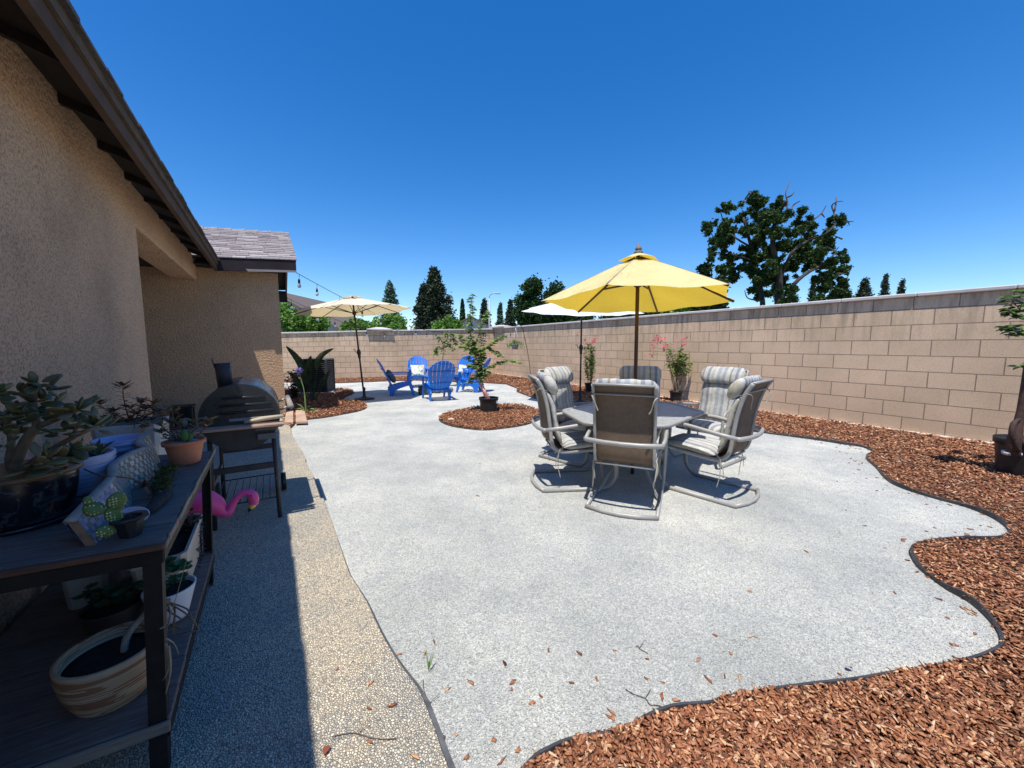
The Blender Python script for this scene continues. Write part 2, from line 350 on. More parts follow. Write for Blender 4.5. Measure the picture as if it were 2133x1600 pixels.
OAKB = M('oak bark', (.065, .052, .042), (.035, .028, .024), 4, .95, .03, 8)
BARE = M('bare dead wood', (.13, .10, .085), (.08, .06, .055), 4, .9)
CHF = M('warm grey chair frame', (.38, .37, .34), (.32, .31, .285), 7, .42, metal=.1)
SLING = M('brown woven sling', (.27, .195, .135), (.22, .16, .11), 30, .8, .0006, 200, trans=.35)
CUSH = stripemat('striped cushion fabric', 0, [(0, (.35, .37, .38)), (.12, (.52, .52, .50)), (.22, (.47, .44, .34)), (.29, (.52, .52, .49)), (.37, (.27, .275, .29)), (.47, (.45, .45, .44)), (.60, (.28, .265, .235)), (.66, (.52, .50, .45)), (.80, (.32, .345, .365)), (.90, (.47, .47, .45))], 3.1, bumpd=.035)
CUSHB = M('plain cushion back', (.50, .50, .49), (.42, .42, .42), 10, .9, .004, 25)
TIE = M('cushion tie', (.42, .40, .34), (.34, .32, .27), 20, .9)
TGLASS = M('mottled table glass', (.26, .265, .25), (.42, .42, .39), 26, .38, .0015, 60, spec=.6)
def glassy():
    return TGLASS
WOODP = M('dark umbrella wood', (.095, .038, .022), (.06, .025, .016), 6, .45)
BRONZE = M('bronze metal pole', (.030, .020, .017), (.045, .03, .025), 8, .4, metal=.3)
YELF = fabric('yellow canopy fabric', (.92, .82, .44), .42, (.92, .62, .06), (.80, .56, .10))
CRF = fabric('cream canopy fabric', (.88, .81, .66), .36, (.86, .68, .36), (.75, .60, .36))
WHF = fabric('white canopy fabric', (.80, .83, .84), .15)
BLUE = M('blue plastic', (.012, .165, .62), (.010, .14, .55), 5, .38)
CH_GREEN = leafmat('sapling leaf', [(.19, .31, .055), (.30, .43, .10), (.12, .21, .04), (.40, .50, .16)], .4, .4, .4, 8)
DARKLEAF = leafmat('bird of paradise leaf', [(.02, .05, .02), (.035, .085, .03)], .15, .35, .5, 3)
BULB = glassmat()
POT3 = M('dark glazed pot', (.018, .020, .030), (.012, .012, .016), 9, .14, .002, 20, spec=.6)
# ============================================================ THE SETTING
def hexa(mb, b, t):     # bottom 4 points, top 4 points
    return mb.add(list(b)+list(t), [(3, 2, 1, 0), (4, 5, 6, 7), (0, 1, 5, 4), (1, 2, 6, 5), (2, 3, 7, 6), (3, 0, 4, 7)])
def sheet(name, pts, z, mat, thick=0.0):
    from mathutils.geometry import tessellate_polygon
    P = [Vector((p[0], p[1], z)) for p in pts]; tri = tessellate_polygon([P]); n = len(P); mb = MB()
    area = sum(P[i].x*P[(i+1) % n].y-P[(i+1) % n].x*P[i].y for i in range(n))
    tris = []
    for t in tri:
        a, b, c = (P[i] for i in t)
        tris.append(tuple(t) if (b-a).cross(c-a).z > 0 else (t[0], t[2], t[1]))
    mb.add(P, tris)
    if thick:
        lo = [p-Vector((0, 0, thick)) for p in P]; o = len(mb.v); mb.add(P+lo, [((i, i+n, (i+1) % n+n, (i+1) % n) if area > 0 else (i, (i+1) % n, (i+1) % n+n, i+n)) for i in range(n)])
    return mb.build(name, mat)
g = MB().add([(-500, -200, -.06), (500, -200, -.06), (500, 900, -.06), (-500, 900, -.06)], [(0, 1, 2, 3)])
tag(g.build('ground', M('dry ground', (.20, .17, .11), (.12, .13, .07), .4, .95)), kind='structure')
# right bed outline (pixel trace of the plastic edging on the ground)
EDGEPX = [(1090, 822), (1120, 832), (1170, 841), (1230, 849), (1300, 857), (1400, 868), (1480, 884), (1560, 898), (1640, 909), (1700, 917), (1750, 925), (1792, 931), (1812, 938), (1819, 945), (1806, 952), (1808, 960),
 (1825, 975), (1842, 995), (1862, 1010), (1900, 1025), (1950, 1040), (2012, 1057), (2062, 1077), (2093, 1096), (2103, 1110), (2087, 1122), (2050, 1128), (2000, 1128), (1937, 1131), (1908, 1138), (1898, 1149), (1901, 1163),
 (1917, 1187), (1950, 1213), (1974, 1230), (2020, 1256), (2059, 1290), (2083, 1323), (2086, 1350), (2071, 1366), (2040, 1378), (1972, 1391), (1875, 1407), (1778, 1430), (1681, 1441), (1584, 1449), (1512, 1462), (1473, 1479), (1400, 1488), (1342, 1506), (1294, 1530), (1197, 1552), (1140, 1580), (1105, 1600)]
EDGEW = [gp(*p) for p in EDGEPX]+[Vector((-.08, .98, 0)), Vector((-.4, .72, 0)), Vector((-.8, .3, 0))]
EDGEC = catmull(EDGEW, 4)
W2 = gp(1031, 779); WD = (Vector((6.639, 4.899, 0))-W2).normalized(); W3 = W2+WD*23
W1 = gp(818, 786); W0 = gp(587, 792); WL = W0+(W0-W1).normalized()*4
FARPX = [(590, 797), (690, 799), (797, 795), (870, 793), (930, 796), (1008, 798), (1055, 801), (1062, 804), (1078, 810), (1076, 817)]
FARC = [gp(*p) for p in FARPX]
BEDPOLY = [WL]+FARC+EDGEC+[Vector((-.8, -3, 0)), Vector((W3.x, -3, 0)), W3, W2, W1]
yard = [(-15, -4), (W3.x+.3, -4), (W3.x+.3, W3.y), (W2.x+.3, W2.y+.2), (W1.x, W1.y+.2), (WL.x, WL.y), (-15, 12)]
tag(sheet('gravel_yard', yard, 0, GRAVEL), kind='structure')
tag(sheet('mulch_bed', BEDPOLY, .014, MULB), kind='structure')
LBED = [(597, 888), (618, 880), (640, 875), (675, 871), (725, 862), (755, 855), (764, 848), (757, 841), (735, 836), (712, 834), (722, 827), (737, 820), (732, 814), (712, 811), (690, 811), (640, 811), (585, 811), (560, 830)]
LBEDC = catmull([gp(*p) for p in LBED], 3, True)
tag(sheet('mulch_bed', LBEDC, .014, MULB), kind='structure')
ISLPX = [(916, 871), (919, 880), (942, 889), (981, 895), (1012, 897), (1043, 894), (1085, 888), (1115, 879), (1130, 868), (1120, 856), (1089, 846), (1058, 844), (1020, 846), (981, 852), (938, 860)]
ISLC = catmull([gp(*p) for p in ISLPX], 3, True)
tag(sheet('mulch_bed', ISLC, .014, MULB), kind='structure')
# pebble concrete walk
SLABPX = [(934, 1600), (903, 1512), (872, 1437), (831, 1381), (794, 1319), (762, 1250), (731, 1200), (722, 1178), (699, 1110), (669, 1025), (654, 994), (637, 963), (636, 954), (626, 935), (612, 914), (606, 897), (603, 880)]
SLABC = catmull([Vector((.12, .55, 0)), Vector((-.02, .8, 0))]+[gp(*p, z=.03) for p in SLABPX], 3)
slabpoly = [H(1.0, -3)]+SLABC+[H(.12, 8.55), H(-4.6, 8.55), H(-4.6, -3)]
tag(sheet('pebble_walk', slabpoly, .03, PEB), kind='structure')
mb = MB(); n = len(SLABC)
for i in range(n-1):
    a, b = SLABC[i], SLABC[i+1]; mb.add([(a.x, a.y, .029), (b.x, b.y, .029), (b.x+.004, b.y-.002, -.02), (a.x+.004, a.y-.002, -.02)], [(0, 1, 2, 3)])
    d = (b-a).normalized(); nn = Vector((d.y, -d.x, 0)); 
    mb.add([(a.x, a.y, .031), (b.x, b.y, .031), (b.x+nn.x*.008, b.y+nn.y*.008, .004), (a.x+nn.x*.008, a.y+nn.y*.008, .004)], [(0, 1, 2, 3)])
for i in range(n-1):
    f0, f1 = [min(1, max(0, 1-(i+q)/(n*.55)))*.024+.003 for q in (0, 1)]; a, b = SLABC[i], SLABC[i+1]; d = (b-a).normalized(); nn = Vector((d.y, -d.x, 0))
    mb.add([(a.x+.004, a.y, .024), (b.x+.004, b.y, .024), (b.x+nn.x*f1+.004, b.y+nn.y*f1, .012), (a.x+nn.x*f0+.004, a.y+nn.y*f0, .012)], [(0, 1, 2, 3)])
tag(mb.build('pebble_walk_edge', SLABSIDE), kind='structure')
# plastic edging: one strip of material with its own thickness
def edging(name, pts, label, h=.036, t=.005, closed=False):
    mb = MB(); n = len(pts); L = []
    for i in range(n):
        a = pts[max(i-1, 0) if not closed else i-1]; b = pts[min(i+1, n-1) if not closed else (i+1) % n]; d = (b-a).normalized(); nn = Vector((d.y, -d.x, 0))*t; p = pts[i]
        hh = h*(.85+.25*math.sin(i*.37)); L += [(p.x-nn.x, p.y-nn.y, -.01), (p.x-nn.x, p.y-nn.y, hh), (p.x-nn.x*.2, p.y-nn.y*.2, hh+.004), (p.x+nn.x, p.y+nn.y, hh), (p.x+nn.x, p.y+nn.y, -.01)]
    fs = []
    for i in range(n if closed else n-1):
        j = (i+1) % n
        for k in range(4): fs.append((i*5+k, j*5+k, j*5+k+1, i*5+k+1))
    mb.add(L, fs); return tag(mb.build(name, EDGE), label, 'edging')
edging('garden_edging', EDGEC, 'long wavy black plastic edging between pale gravel and the big bark bed')
edging('garden_edging', ISLC, 'low black edging ringing the small oval bark island with the potted sapling', .016, closed=True)
edging('garden_edging', LBEDC[:36], 'low edging along the bark bed beside the house corner', .014)
# bark chips, gravel grains
def inpoly(P, poly):
    x, y = P[:, 0], P[:, 1]; r = np.zeros(len(P), bool); n = len(poly); j = n-1
    for i in range(n):
        xi, yi, xj, yj = poly[i][0], poly[i][1], poly[j][0], poly[j][1]
        if yi != yj: r ^= ((yi > y) != (yj > y)) & (x < (xj-xi)*(y-yi)/(yj-yi)+xi)
        j = i
    return r
def scatter(poly, n, d0=1.6, pw=1.7):
    X = np.array([(p[0], p[1]) for p in poly]); lo, hi = X.min(0), X.max(0); out = []; tot = 0
    while tot < n:
        P = rng.uniform(lo, hi, (200000, 2)); d = np.hypot(P[:, 0], P[:, 1]); k = rng.random(len(P)) < np.minimum(1, (d0/np.maximum(d, .3))**pw)
        k &= (P[:, 1] > .2) & (np.abs(P[:, 0]) < P[:, 1]*1.7+1.2); P = P[k]; P = P[inpoly(P, poly)]; out.append(P); tot += len(P)
    return np.concatenate(out)[:n]
def chips(name, P, mat, L=(.016, .046), W=(.008, .022), T=(.002, .006), z0=.016, zr=.02, tilt=.45, grow=True):
    n = len(P); d = np.hypot(P[:, 0], P[:, 1]); g_ = np.clip(d/4.5, 1, 2.1) if grow else np.ones(n)
    l = rng.uniform(*L, n)*g_/2; ww = rng.uniform(*W, n)*g_/2; t = rng.uniform(*T, n)*np.sqrt(g_)/2
    a = rng.uniform(0, 2*np.pi, n); tx = rng.normal(0, tilt, n); ty = rng.normal(0, tilt*.7, n)
    A = np.stack([np.cos(a)*np.cos(ty), np.sin(a)*np.cos(ty), np.sin(ty)], 1); B = np.stack([-np.sin(a)*np.cos(tx), np.cos(a)*np.cos(tx), np.sin(tx)], 1); N = np.cross(A, B)
    C = np.stack([P[:, 0], P[:, 1], z0+rng.random(n)**1.3*zr*np.sqrt(g_)], 1); V = np.zeros((n, 8, 3)); k = 0
    for e in (-1, 1):
        for (sa, sb) in ((-1, -.55), (-.1, -1), (1, -.35), (.5, .9)):
            js = rng.uniform(.6, 1.1, (n, 1)); V[:, k] = C+A*(l[:, None]*sa*js)+B*(ww[:, None]*sb*js)+N*(t[:, None]*e*(1 if e > 0 else 1)); k += 1
    F = np.array([(3, 2, 1, 0), (4, 5, 6, 7), (0, 1, 5, 4), (1, 2, 6, 5), (2, 3, 7, 6), (3, 0, 4, 7)]); F = (np.arange(n)[:, None, None]*8+F[None]).reshape(-1, 4)
    return np_mesh(name, V.reshape(-1, 3), F, mat)
tag(chips('bark_chips', scatter(BEDPOLY, 105000), CHIP), kind='stuff')
tag(chips('bark_chips', scatter(ISLC, 7500), CHIP, L=(.02, .04), z0=.018, zr=.03), kind='stuff')
tag(chips('bark_chips', scatter(LBEDC, 7000), CHIP, L=(.02, .04), z0=.018, zr=.03), kind='stuff')
# strays: chips thrown on the gravel close to the edging, and loose dark grit
E2 = np.array([(p.x, p.y) for p in EDGEC]); idx = rng.integers(0, len(E2), 300); S = E2[idx]+rng.normal(0, .15, (300, 2)); S = S[~inpoly(S, BEDPOLY)]
S = np.concatenate([S, np.stack([rng.uniform(-.5, 4, 26), rng.uniform(1.2, 6, 26)], 1)]); S = S[~inpoly(S, BEDPOLY) & ~inpoly(S, slabpoly)]
tag(chips('stray_bark', S, CHIP, z0=.003, zr=.003, tilt=.12, grow=False), kind='stuff')
S = np.stack([rng.normal(.15, .40, 26)-.1, rng.uniform(1.05, 1.6, 26)], 1)
tag(chips('stray_bark', S[~inpoly(S, slabpoly) & ~inpoly(S, BEDPOLY)], CHIP, z0=.003, zr=.003, tilt=.12, grow=False), kind='stuff')
SEG = np.stack([rng.uniform(0, .6, 14), rng.uniform(0, 1, 14)], 1); S = np.array([tuple(SLABC[int(a*len(SLABC)*.5)].xy) for a, b in SEG])+np.stack([-.02-SEG[:, 1]*.25, rng.normal(0, .1, 14)], 1)
tag(chips('stray_bark', S[inpoly(S, slabpoly)], CHIP, z0=.034, zr=.002, tilt=.1, grow=False), kind='stuff')
GRIT = M('gravel grit', (.50, .51, .48), (.38, .39, .37), 30, .85)
yp = [(v.x, v.y) for v in SLABC]+[(-4.2, 9), (-3, 12), (1, 10), (1.5, 8)]+[(v.x, v.y) for v in EDGEC]
G_ = scatter(yp, 30000, .9, 2.3); G_ = G_[~inpoly(G_, ISLC)]
tag(chips('gravel_grit', G_, GRIT, L=(.004, .010), W=(.003, .008), T=(.002, .006), z0=.001, zr=.002, tilt=.5, grow=False), kind='stuff')
G2 = scatter(slabpoly, 9000, .9, 2.0); PG = leafmat('pebble grain', [(.25, .25, .25), (.42, .37, .30), (.55, .48, .38)], 0, .8, .2)
tag(chips('pebble_grains', G2, PG, L=(.007, .013), W=(.006, .010), T=(.003, .005), z0=.0305, zr=.001, tilt=.12, grow=False), kind='stuff')

# ------------------------------------------------------------ block walls
def block_wall(name, label, a, b, za, zb, th=.2, zb0=-.05, foot=False, rows=8.87, pil=()):
    d = (b-a); L = d.length; d.normalize(); nrm = Vector((d.y, -d.x, 0))
    if nrm.dot(-((a+b)/2)) < 0: nrm = -nrm                     # faces the yard
    root = thing(name, label, 'wall', a)
    cp = (za-.055)/rows
    mb = MB(); A, B = Vector((0, 0, 0)), d*L; bk = -nrm*th; up = lambda p, z: p+Vector((0, 0, z))
    z0, z1 = za-.055, zb-.055
    f = [up(A, zb0), up(B, zb0), up(B, z1), up(A, z0)]; k = [p+bk for p in f]
    mb.add(f+k, [(0, 1, 2, 3) , (7, 6, 5, 4), (0, 3, 7, 4), (1, 5, 6, 2), (3, 2, 6, 7), (0, 4, 5, 1)])
    q = L/cp; v0 = zb0/cp; uvf = [(0, v0), (q, v0), (q, rows), (0, rows)]; c4 = [(0, 0), (0, 0), (0, 0), (0, 0)]
    mb.uv = [(uvf[i]) for i in (0, 1, 2, 3)]+[uvf[i-4] for i in (7, 6, 5, 4)]+c4*4
    mb.build('block_face', BLOCK, root)
    mb = MB(); n = max(1, round(L/.93)); rr = random.Random(3)
    for i in range(n):
        s0, s1 = L*i/n+.002, L*(i+1)/n-.002; c = d*((s0+s1)/2)-nrm*(th/2); zz = z0+(z1-z0)*((i+.5)/n)
        rot = Matrix(((d.x, -nrm.x, 0), (d.y, -nrm.y, 0), (0, 0, 1)))
        pitch = Matrix.Rotation(-math.atan2(z1-z0, L), 3, 'Y')
        mb.bbox((c.x, c.y, zz+.033+rr.uniform(-.002, .002)), (s1-s0, th+.10, .058), .012, rot @ pitch)
    mb.build('wall_cap', CAPM, root)
    for (s, wd) in pil:
        mb = MB(); c = d*s-nrm*(th/2); zz = z0+(z1-z0)*s/L+.06; hw, hd = wd/2, .24
        P = lambda x, y, z: Vector((c.x+d.x*x-nrm.x*y, c.y+d.y*x-nrm.y*y, zz+z))
        hexa(mb, [P(-hw, -hd, 0), P(hw, -hd, 0), P(hw, hd, 0), P(-hw, hd, 0)], [P(-hw, -hd, .055), P(hw, -hd, .055), P(hw, hd, .055), P(-hw, hd, .055)])
        hexa(mb, [P(-hw+.01, -hd+.01, .057), P(hw-.01, -hd+.01, .057), P(hw-.01, hd-.01, .057), P(-hw+.01, hd-.01, .057)], [P(-hw*.25, -.04, .125), P(hw*.25, -.04, .125), P(hw*.25, .04, .125), P(-hw*.25, .04, .125)])
        mb.build('pillar_cap', CAPM, root)
    if foot:
        mb = MB(); rot = Matrix(((d.x, -nrm.x, 0), (d.y, -nrm.y, 0), (0, 0, 1))); c = d*(L/2)+nrm*.035
        mb.bbox((c.x, c.y, .0), (L, .07, .07), .01, rot); mb.build('footing', FOOT, root)
    return root
block_wall('block_wall', 'long tan block wall on the right with a white cap and pale footing strip', W2, W3, 2.10, 2.125, foot=True, pil=((.35, 1.25),))
block_wall('block_wall', 'middle stretch of block wall at the far end behind the blue chairs', W1, W2+Vector((0, .02, 0)), 1.94, 2.08)
block_wall('block_wall', 'far left block wall behind the air conditioner and cream umbrella', WL, W1, 1.67, 1.94, pil=(((W1-WL).length-.45, 1.0),))

# ------------------------------------------------------------ house
house = thing('house', 'tan stucco house with dark brown eaves along the left side', 'house', (0, 0, 0), TH)
def hb(v0, v1, u0, u1, z0, z1): return (((v0+v1)/2, (u0+u1)/2, (z0+z1)/2), (v1-v0, u1-u0, z1-z0))
MB().box(*hb(-5, -.967, -4, 4.87, -.05, 2.81)).build('side_wall', STUC, house)
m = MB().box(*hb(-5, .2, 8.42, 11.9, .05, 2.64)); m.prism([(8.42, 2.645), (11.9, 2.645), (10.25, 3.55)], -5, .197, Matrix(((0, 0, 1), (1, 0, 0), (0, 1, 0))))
m.build('wing_wall', STUCW, house)
MB().bbox(*hb(-1.32, -.969, 4.872, 8.418, 2.43, 2.80), b=.02).build('porch_beam', STUC, house)
MB().box(*hb(-5, -1.323, 4.875, 8.415, 2.58, 2.66)).build('porch_ceiling', DECK, house)
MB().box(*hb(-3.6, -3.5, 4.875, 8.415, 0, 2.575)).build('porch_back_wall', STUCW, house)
sl = .333
ROOFM = M('grey brown shingle slab', (.16, .14, .13), (.09, .08, .075), 9, .95, .01, 30)
m = MB(); zz = lambda v: 2.708+(-.66-v)*sl
hexa(m, [(-5, -4, zz(-5)), (-.655, -4, zz(-.655)), (-.655, 8.13, zz(-.655)), (-5, 8.13, zz(-5))], [(-5, -4, zz(-5)+.02), (-.655, -4, zz(-.655)+.02), (-.655, 8.13, zz(-.655)+.02), (-5, 8.13, zz(-5)+.02)]); m.build('roof_deck', DECK, house)
m = MB(); random.seed(2); u = -4
while u < 8.1:                         # ragged row of shingle edges over the gutter line
    l = random.choice((.16, .25, .33)); e = -.615+random.uniform(-.006, .008); t = random.choice((.016, .024)); u1 = min(u+l-.004, 8.12)
    hexa(m, [(-5, u, zz(-5)+.021), (e, u, zz(e)+.021), (e, u1, zz(e)+.021), (-5, u1, zz(-5)+.021)], [(-5, u, zz(-5)+.021+t), (e, u, zz(e)+.021+t), (e, u1, zz(e)+.021+t), (-5, u1, zz(-5)+.021+t)]); u += l
m.build('roof_shingles', ROOFM, house)
MB().box(*hb(-.70, -.66, -4, 8.13, 2.565, 2.705)).build('fascia', BROWN2, house)
m = MB(); [m.box(*hb(-.658, -.640, a, min(a+3.02, 8.13), 2.655, 2.722)) for a in (-4, -.95, 2.1, 5.15)]; m.build('drip_edge', M('blue grey drip flashing', (.13, .095, .07), (.08, .06, .045), 8, .8, spec=.1), house)
u = -.2
while u < 8.1:
    m = MB(); a, b = -.97, -.703
    hexa(m, [(a, u-.02, zz(a)-.055), (b, u-.02, zz(b)-.055), (b, u+.02, zz(b)-.055), (a, u+.02, zz(a)-.055)], [(a, u-.02, zz(a)-.002), (b, u-.02, zz(b)-.002), (b, u+.02, zz(b)-.002), (a, u+.02, zz(a)-.002)])
    m.build('rafter_tail', DECK, house); u += .61
# wing roof (ridge runs across, parallel to the wall that faces us)
zt = lambda v: .083*(v+.72)/1.19         # its eave climbs a little to the right
def wr(v, u, dz=0):
    r = (u-8.1)/2.15
    return (v, u, 2.775+zt(v)+(r if u <= 10.25 else 2-r)*.965+dz)
m = MB(); hexa(m, [wr(-5, 8.1, -.03), wr(.49, 8.1, -.03), wr(.49, 10.25, -.03), wr(-5, 10.25, -.03)], [wr(-5, 8.1), wr(.49, 8.1), wr(.49, 10.25), wr(-5, 10.25)])
hexa(m, [wr(-5, 10.25, -.03), wr(.49, 10.25, -.03), wr(.49, 12.4, -.03), wr(-5, 12.4, -.03)], [wr(-5, 10.25), wr(.49, 10.25), wr(.49, 12.4), wr(-5, 12.4)]); m.build('wing_roof_deck', DECK, house)
SHIN = leafmat('asphalt shingle', [(.20, .165, .155), (.27, .235, .225), (.33, .29, .27), (.24, .20, .20), (.38, .34, .32)], 0, .95, .1, 25)
m = MB(); rows = 17; random.seed(5)
for r in range(rows):
    u0 = 8.08+r*2.17/rows; u1 = u0+2.18/rows+.05; v = -1.9-random.random()*.3
    while v < .50:
        l = random.choice((.14, .2, .28, .36)); v1 = min(v+l-.005, .505); t = random.choice((.008, .016))
        P = lambda vv, uu, dz: (wr(vv, max(min(uu, 10.25), 8.1), dz)[0], uu, wr(vv, min(uu, 10.25), dz)[2])
        if v1-v > .02: hexa(m, [P(v, u0, .004), P(v1, u0, .004), P(v1, u1, .001), P(v, u1, .001)], [P(v, u0, .010+t), P(v1, u0, .010+t), P(v1, u1, .004), P(v, u1, .004)])
        v += l
m.build('wing_shingles', SHIN, house)
v = -1.7
while v < .45:
    m = MB(); v1 = min(v+.23, .50); hexa(m, [wr(v, 10.12, .0), wr(v1, 10.12, .012), wr(v1, 10.38, .012), wr(v, 10.38, .0)], [wr(v, 10.16, .03), wr(v1, 10.16, .055), wr(v1, 10.34, .055), wr(v, 10.34, .03)]); m.build('ridge_cap', SHIN, house); v = v1+.003
m = MB(); hexa(m, [(-.70, 8.09, 2.56), (.485, 8.09, 2.655), (.485, 8.13, 2.655), (-.70, 8.13, 2.56)], [(-.70, 8.09, 2.755), (.485, 8.09, 2.835), (.485, 8.13, 2.835), (-.70, 8.13, 2.755)]); m.build('wing_fascia', NAVYTRIM, house)
m = MB(); hexa(m, [(-.24, 8.07, 2.585), (.485, 8.07, 2.64), (.485, 8.087, 2.64), (-.22, 8.087, 2.585)], [(-.27, 8.07, 2.625), (.485, 8.07, 2.672), (.485, 8.087, 2.672), (-.25, 8.087, 2.625)]); m.build('trim_strip', TRIMW, house)
m = MB(); z_ = lambda u: wr(.49, u)[2]
for a, b in ((8.13, 10.25), (10.25, 12.42)): hexa(m, [(.45, a, z_(a)-.17), (.486, a, z_(a)-.17), (.486, b, z_(b)-.17), (.45, b, z_(b)-.17)], [(.45, a, z_(a)-.031), (.486, a, z_(a)-.031), (.486, b, z_(b)-.031), (.45, b, z_(b)-.031)])
m.build('rake_board', BROWN, house)
MB().box(*hb(-3, .487, 12.38, 12.43, 2.50, 2.80)).build('rear_fascia', NAVYTRIM, house)
m = MB(); hexa(m, [(-3, 8.13, 2.64), (.2, 8.13, 2.66), (.2, 8.42, 2.66), (-3, 8.42, 2.64)], [(-3, 8.13, 2.67), (.2, 8.13, 2.68), (.2, 8.42, 2.68), (-3, 8.42, 2.67)]); m.build('wing_soffit', DECK, house)
# ============================================================ BEYOND THE WALL
def leafcards(name, C, size, mat, parent=None, el=1.5, droop=0.0, sv=.35):
    n = len(C); s_ = size*rng.uniform(1-sv, 1+sv, n)[:, None]
    A = rng.normal(size=(n, 3)); A[:, 2] = A[:, 2]*.6-droop; A /= np.linalg.norm(A, axis=1)[:, None]
    B = np.cross(A, rng.normal(size=(n, 3))); B /= np.linalg.norm(B, axis=1)[:, None]
    N = np.cross(A, B); V = np.stack([C-A*s_*el/2, C+B*s_*.5+N*s_*.12, C+A*s_*el/2, C-B*s_*.5+N*s_*.12], 1).reshape(-1, 3)
    return np_mesh(name, V, np.arange(n*4).reshape(-1, 4), mat, parent)
def blobpts(blobs, n, shell=.45, clump=0):   # blobs: (x, y, z, r)
    B = np.array(blobs); wgt = B[:, 3]**2; wgt = wgt/wgt.sum(); k = rng.choice(len(B), n, p=wgt)
    D = rng.normal(size=(n, 3)); D /= np.linalg.norm(D, axis=1)[:, None]; r = rng.uniform(shell, 1, n)**.7
    ph = B[k, :3]*3.1; lump = 1+.22*np.sin(D[:, 0]*5+ph[:, 0])*np.cos(D[:, 2]*6+ph[:, 2])+.12*np.sin(D[:, 1]*9+ph[:, 1])
    P = B[k, :3]+D*(r*lump*B[k, 3])[:, None]
    return P
OAKL = leafmat('oak leaf', [(.022, .046, .012), (.045, .080, .022), (.075, .12, .035), (.03, .06, .018)], .22, .6, .12, .35)
GRNL = leafmat('bright shrub leaf', [(.11, .24, .03), (.20, .38, .06), (.06, .14, .02), (.30, .46, .12)], .35, .5, .3, .6)
DARKG = leafmat('dark tree leaf', [(.018, .045, .014), (.035, .08, .022), (.05, .105, .03)], .25, .6, .15, .3)
CONL = leafmat('conifer needles', [(.016, .034, .018), (.032, .055, .030), (.055, .075, .045), (.09, .085, .05)], .1, .7, .1, .35)
CONB = leafmat('blue green needles', [(.06, .12, .085), (.10, .18, .12), (.14, .22, .14)], .15, .7, .1, .35)
def trunkmesh(segs, mat, parent, name='trunk'):
    mb = MB()
    for pts, r0, r1 in segs:
        m = len(pts); mb.tube(catmull(pts, 3), [r0+(r1-r0)*i/((m-1)*3) for i in range((m-1)*3+1)], 7)
    return mb.build(name, mat, parent)
GRP = 'trees beyond the wall'
# the big half-bare oak
OD = 35.0
def O(x, y, d=0): return dp(1400+x*.3436, 350+y*.3438, OD+d)
oak = thing('oak_tree', 'big old oak with gaps in its crown and bare dead branches above the right wall', 'tree', (0, 0, 0), 0, GRP)
OB = [(300,240,30),(345,260,35),(440,270,60),(480,180,40),(520,200,42),(210,360,28),(250,370,45),(310,350,40),(340,410,60),(290,470,55),(240,510,35),(550,300,58),(640,220,48),(690,270,42),(620,330,52),(560,380,50),(470,360,42),(620,420,58),(520,450,52),(430,520,56),(440,600,58),(380,560,38),(370,640,50),(500,590,58),(560,680,60),(600,600,58),(640,520,55),(700,470,50),(740,400,48),(800,310,50),(830,350,46),(850,420,44),(800,470,55),(760,560,52),(690,620,56),(700,700,56),(640,760,60),(720,770,48),(560,770,48),(510,720,42),(900,430,38),(940,460,38),(960,380,38),(1000,330,38),(1030,310,26),(880,500,44),(900,560,50),(850,590,48),(960,560,44),(1020,540,38),(1040,620,32),(980,640,48),(900,660,44),(940,700,46),(1010,700,42),(960,760,40),(300,600,40),(330,540,40),(560,520,40)]
bl = []
for x, y, r in OB:
    p = O(x, y, random.uniform(-3.5, 3.5)); rr = r*.3438/FPX*OD; bl.append((*p, rr*.92))
    bl.pop()
    for q in range(9): bl.append((p.x+random.uniform(-.85, .85)*rr, p.y+random.uniform(-1, 1)*rr, p.z+random.uniform(-.8, .8)*rr, rr*random.uniform(.20, .43)))
leafcards('crown', blobpts(bl, 90000, .1)+rng.normal(0, .07, (90000, 3)), .135, OAKL, oak)
S_ = []
def lim(pts, r0, r1, dj=2.5):
    q = [O(x, y, dj*math.sin(i*1.3+x)) for i, (x, y) in enumerate(pts)]; S_.append((q, r0*.45, r1*.6))
lim([(545,900),(548,800),(520,640),(480,480),(440,330),(430,290)], .55, .12); lim([(640,900),(645,780),(650,640),(610,470),(620,340),(690,200)], .7, .16)
lim([(700,900),(720,740),(800,650),(900,590),(1000,510)], .5, .08); lim([(650,700),(720,520),(830,440),(930,400),(1000,330)], .3, .1)
lim([(560,660),(470,560),(380,530),(300,480),(230,390)], .25, .05); lim([(480,480),(380,420),(320,350),(290,250)], .2, .05); lim([(620,450),(560,330),(500,210)], .2, .06); lim([(700,560),(780,430),(810,320)], .22, .05)
trunkmesh(S_, OAKB, oak); S_ = []
for L_ in ([(690,270),(700,210),(688,150),(715,85)], [(692,180),(725,165),(742,140)], [(720,260),(735,225),(775,200)], [(985,330),(985,280),(968,230),(1000,205),(1036,202)], [(985,260),(995,200),(992,178)], [(860,310),(905,275),(935,225)], [(905,275),(925,300)], [(1010,330),(1060,325),(1075,345)], [(1060,325),(1100,324)], [(560,810),(500,800),(455,785),(440,740)], [(470,150),(440,190),(410,215)], [(480,170),(465,140),(490,145)], [(230,370),(180,400)], [(940,480),(985,500),(1010,480)], [(1000,640),(1060,640)], [(1030,430),(980,410)]):
    S_ = []; lim(L_, .17, .05, .6); trunkmesh(S_, BARE, oak, 'dead_branch')
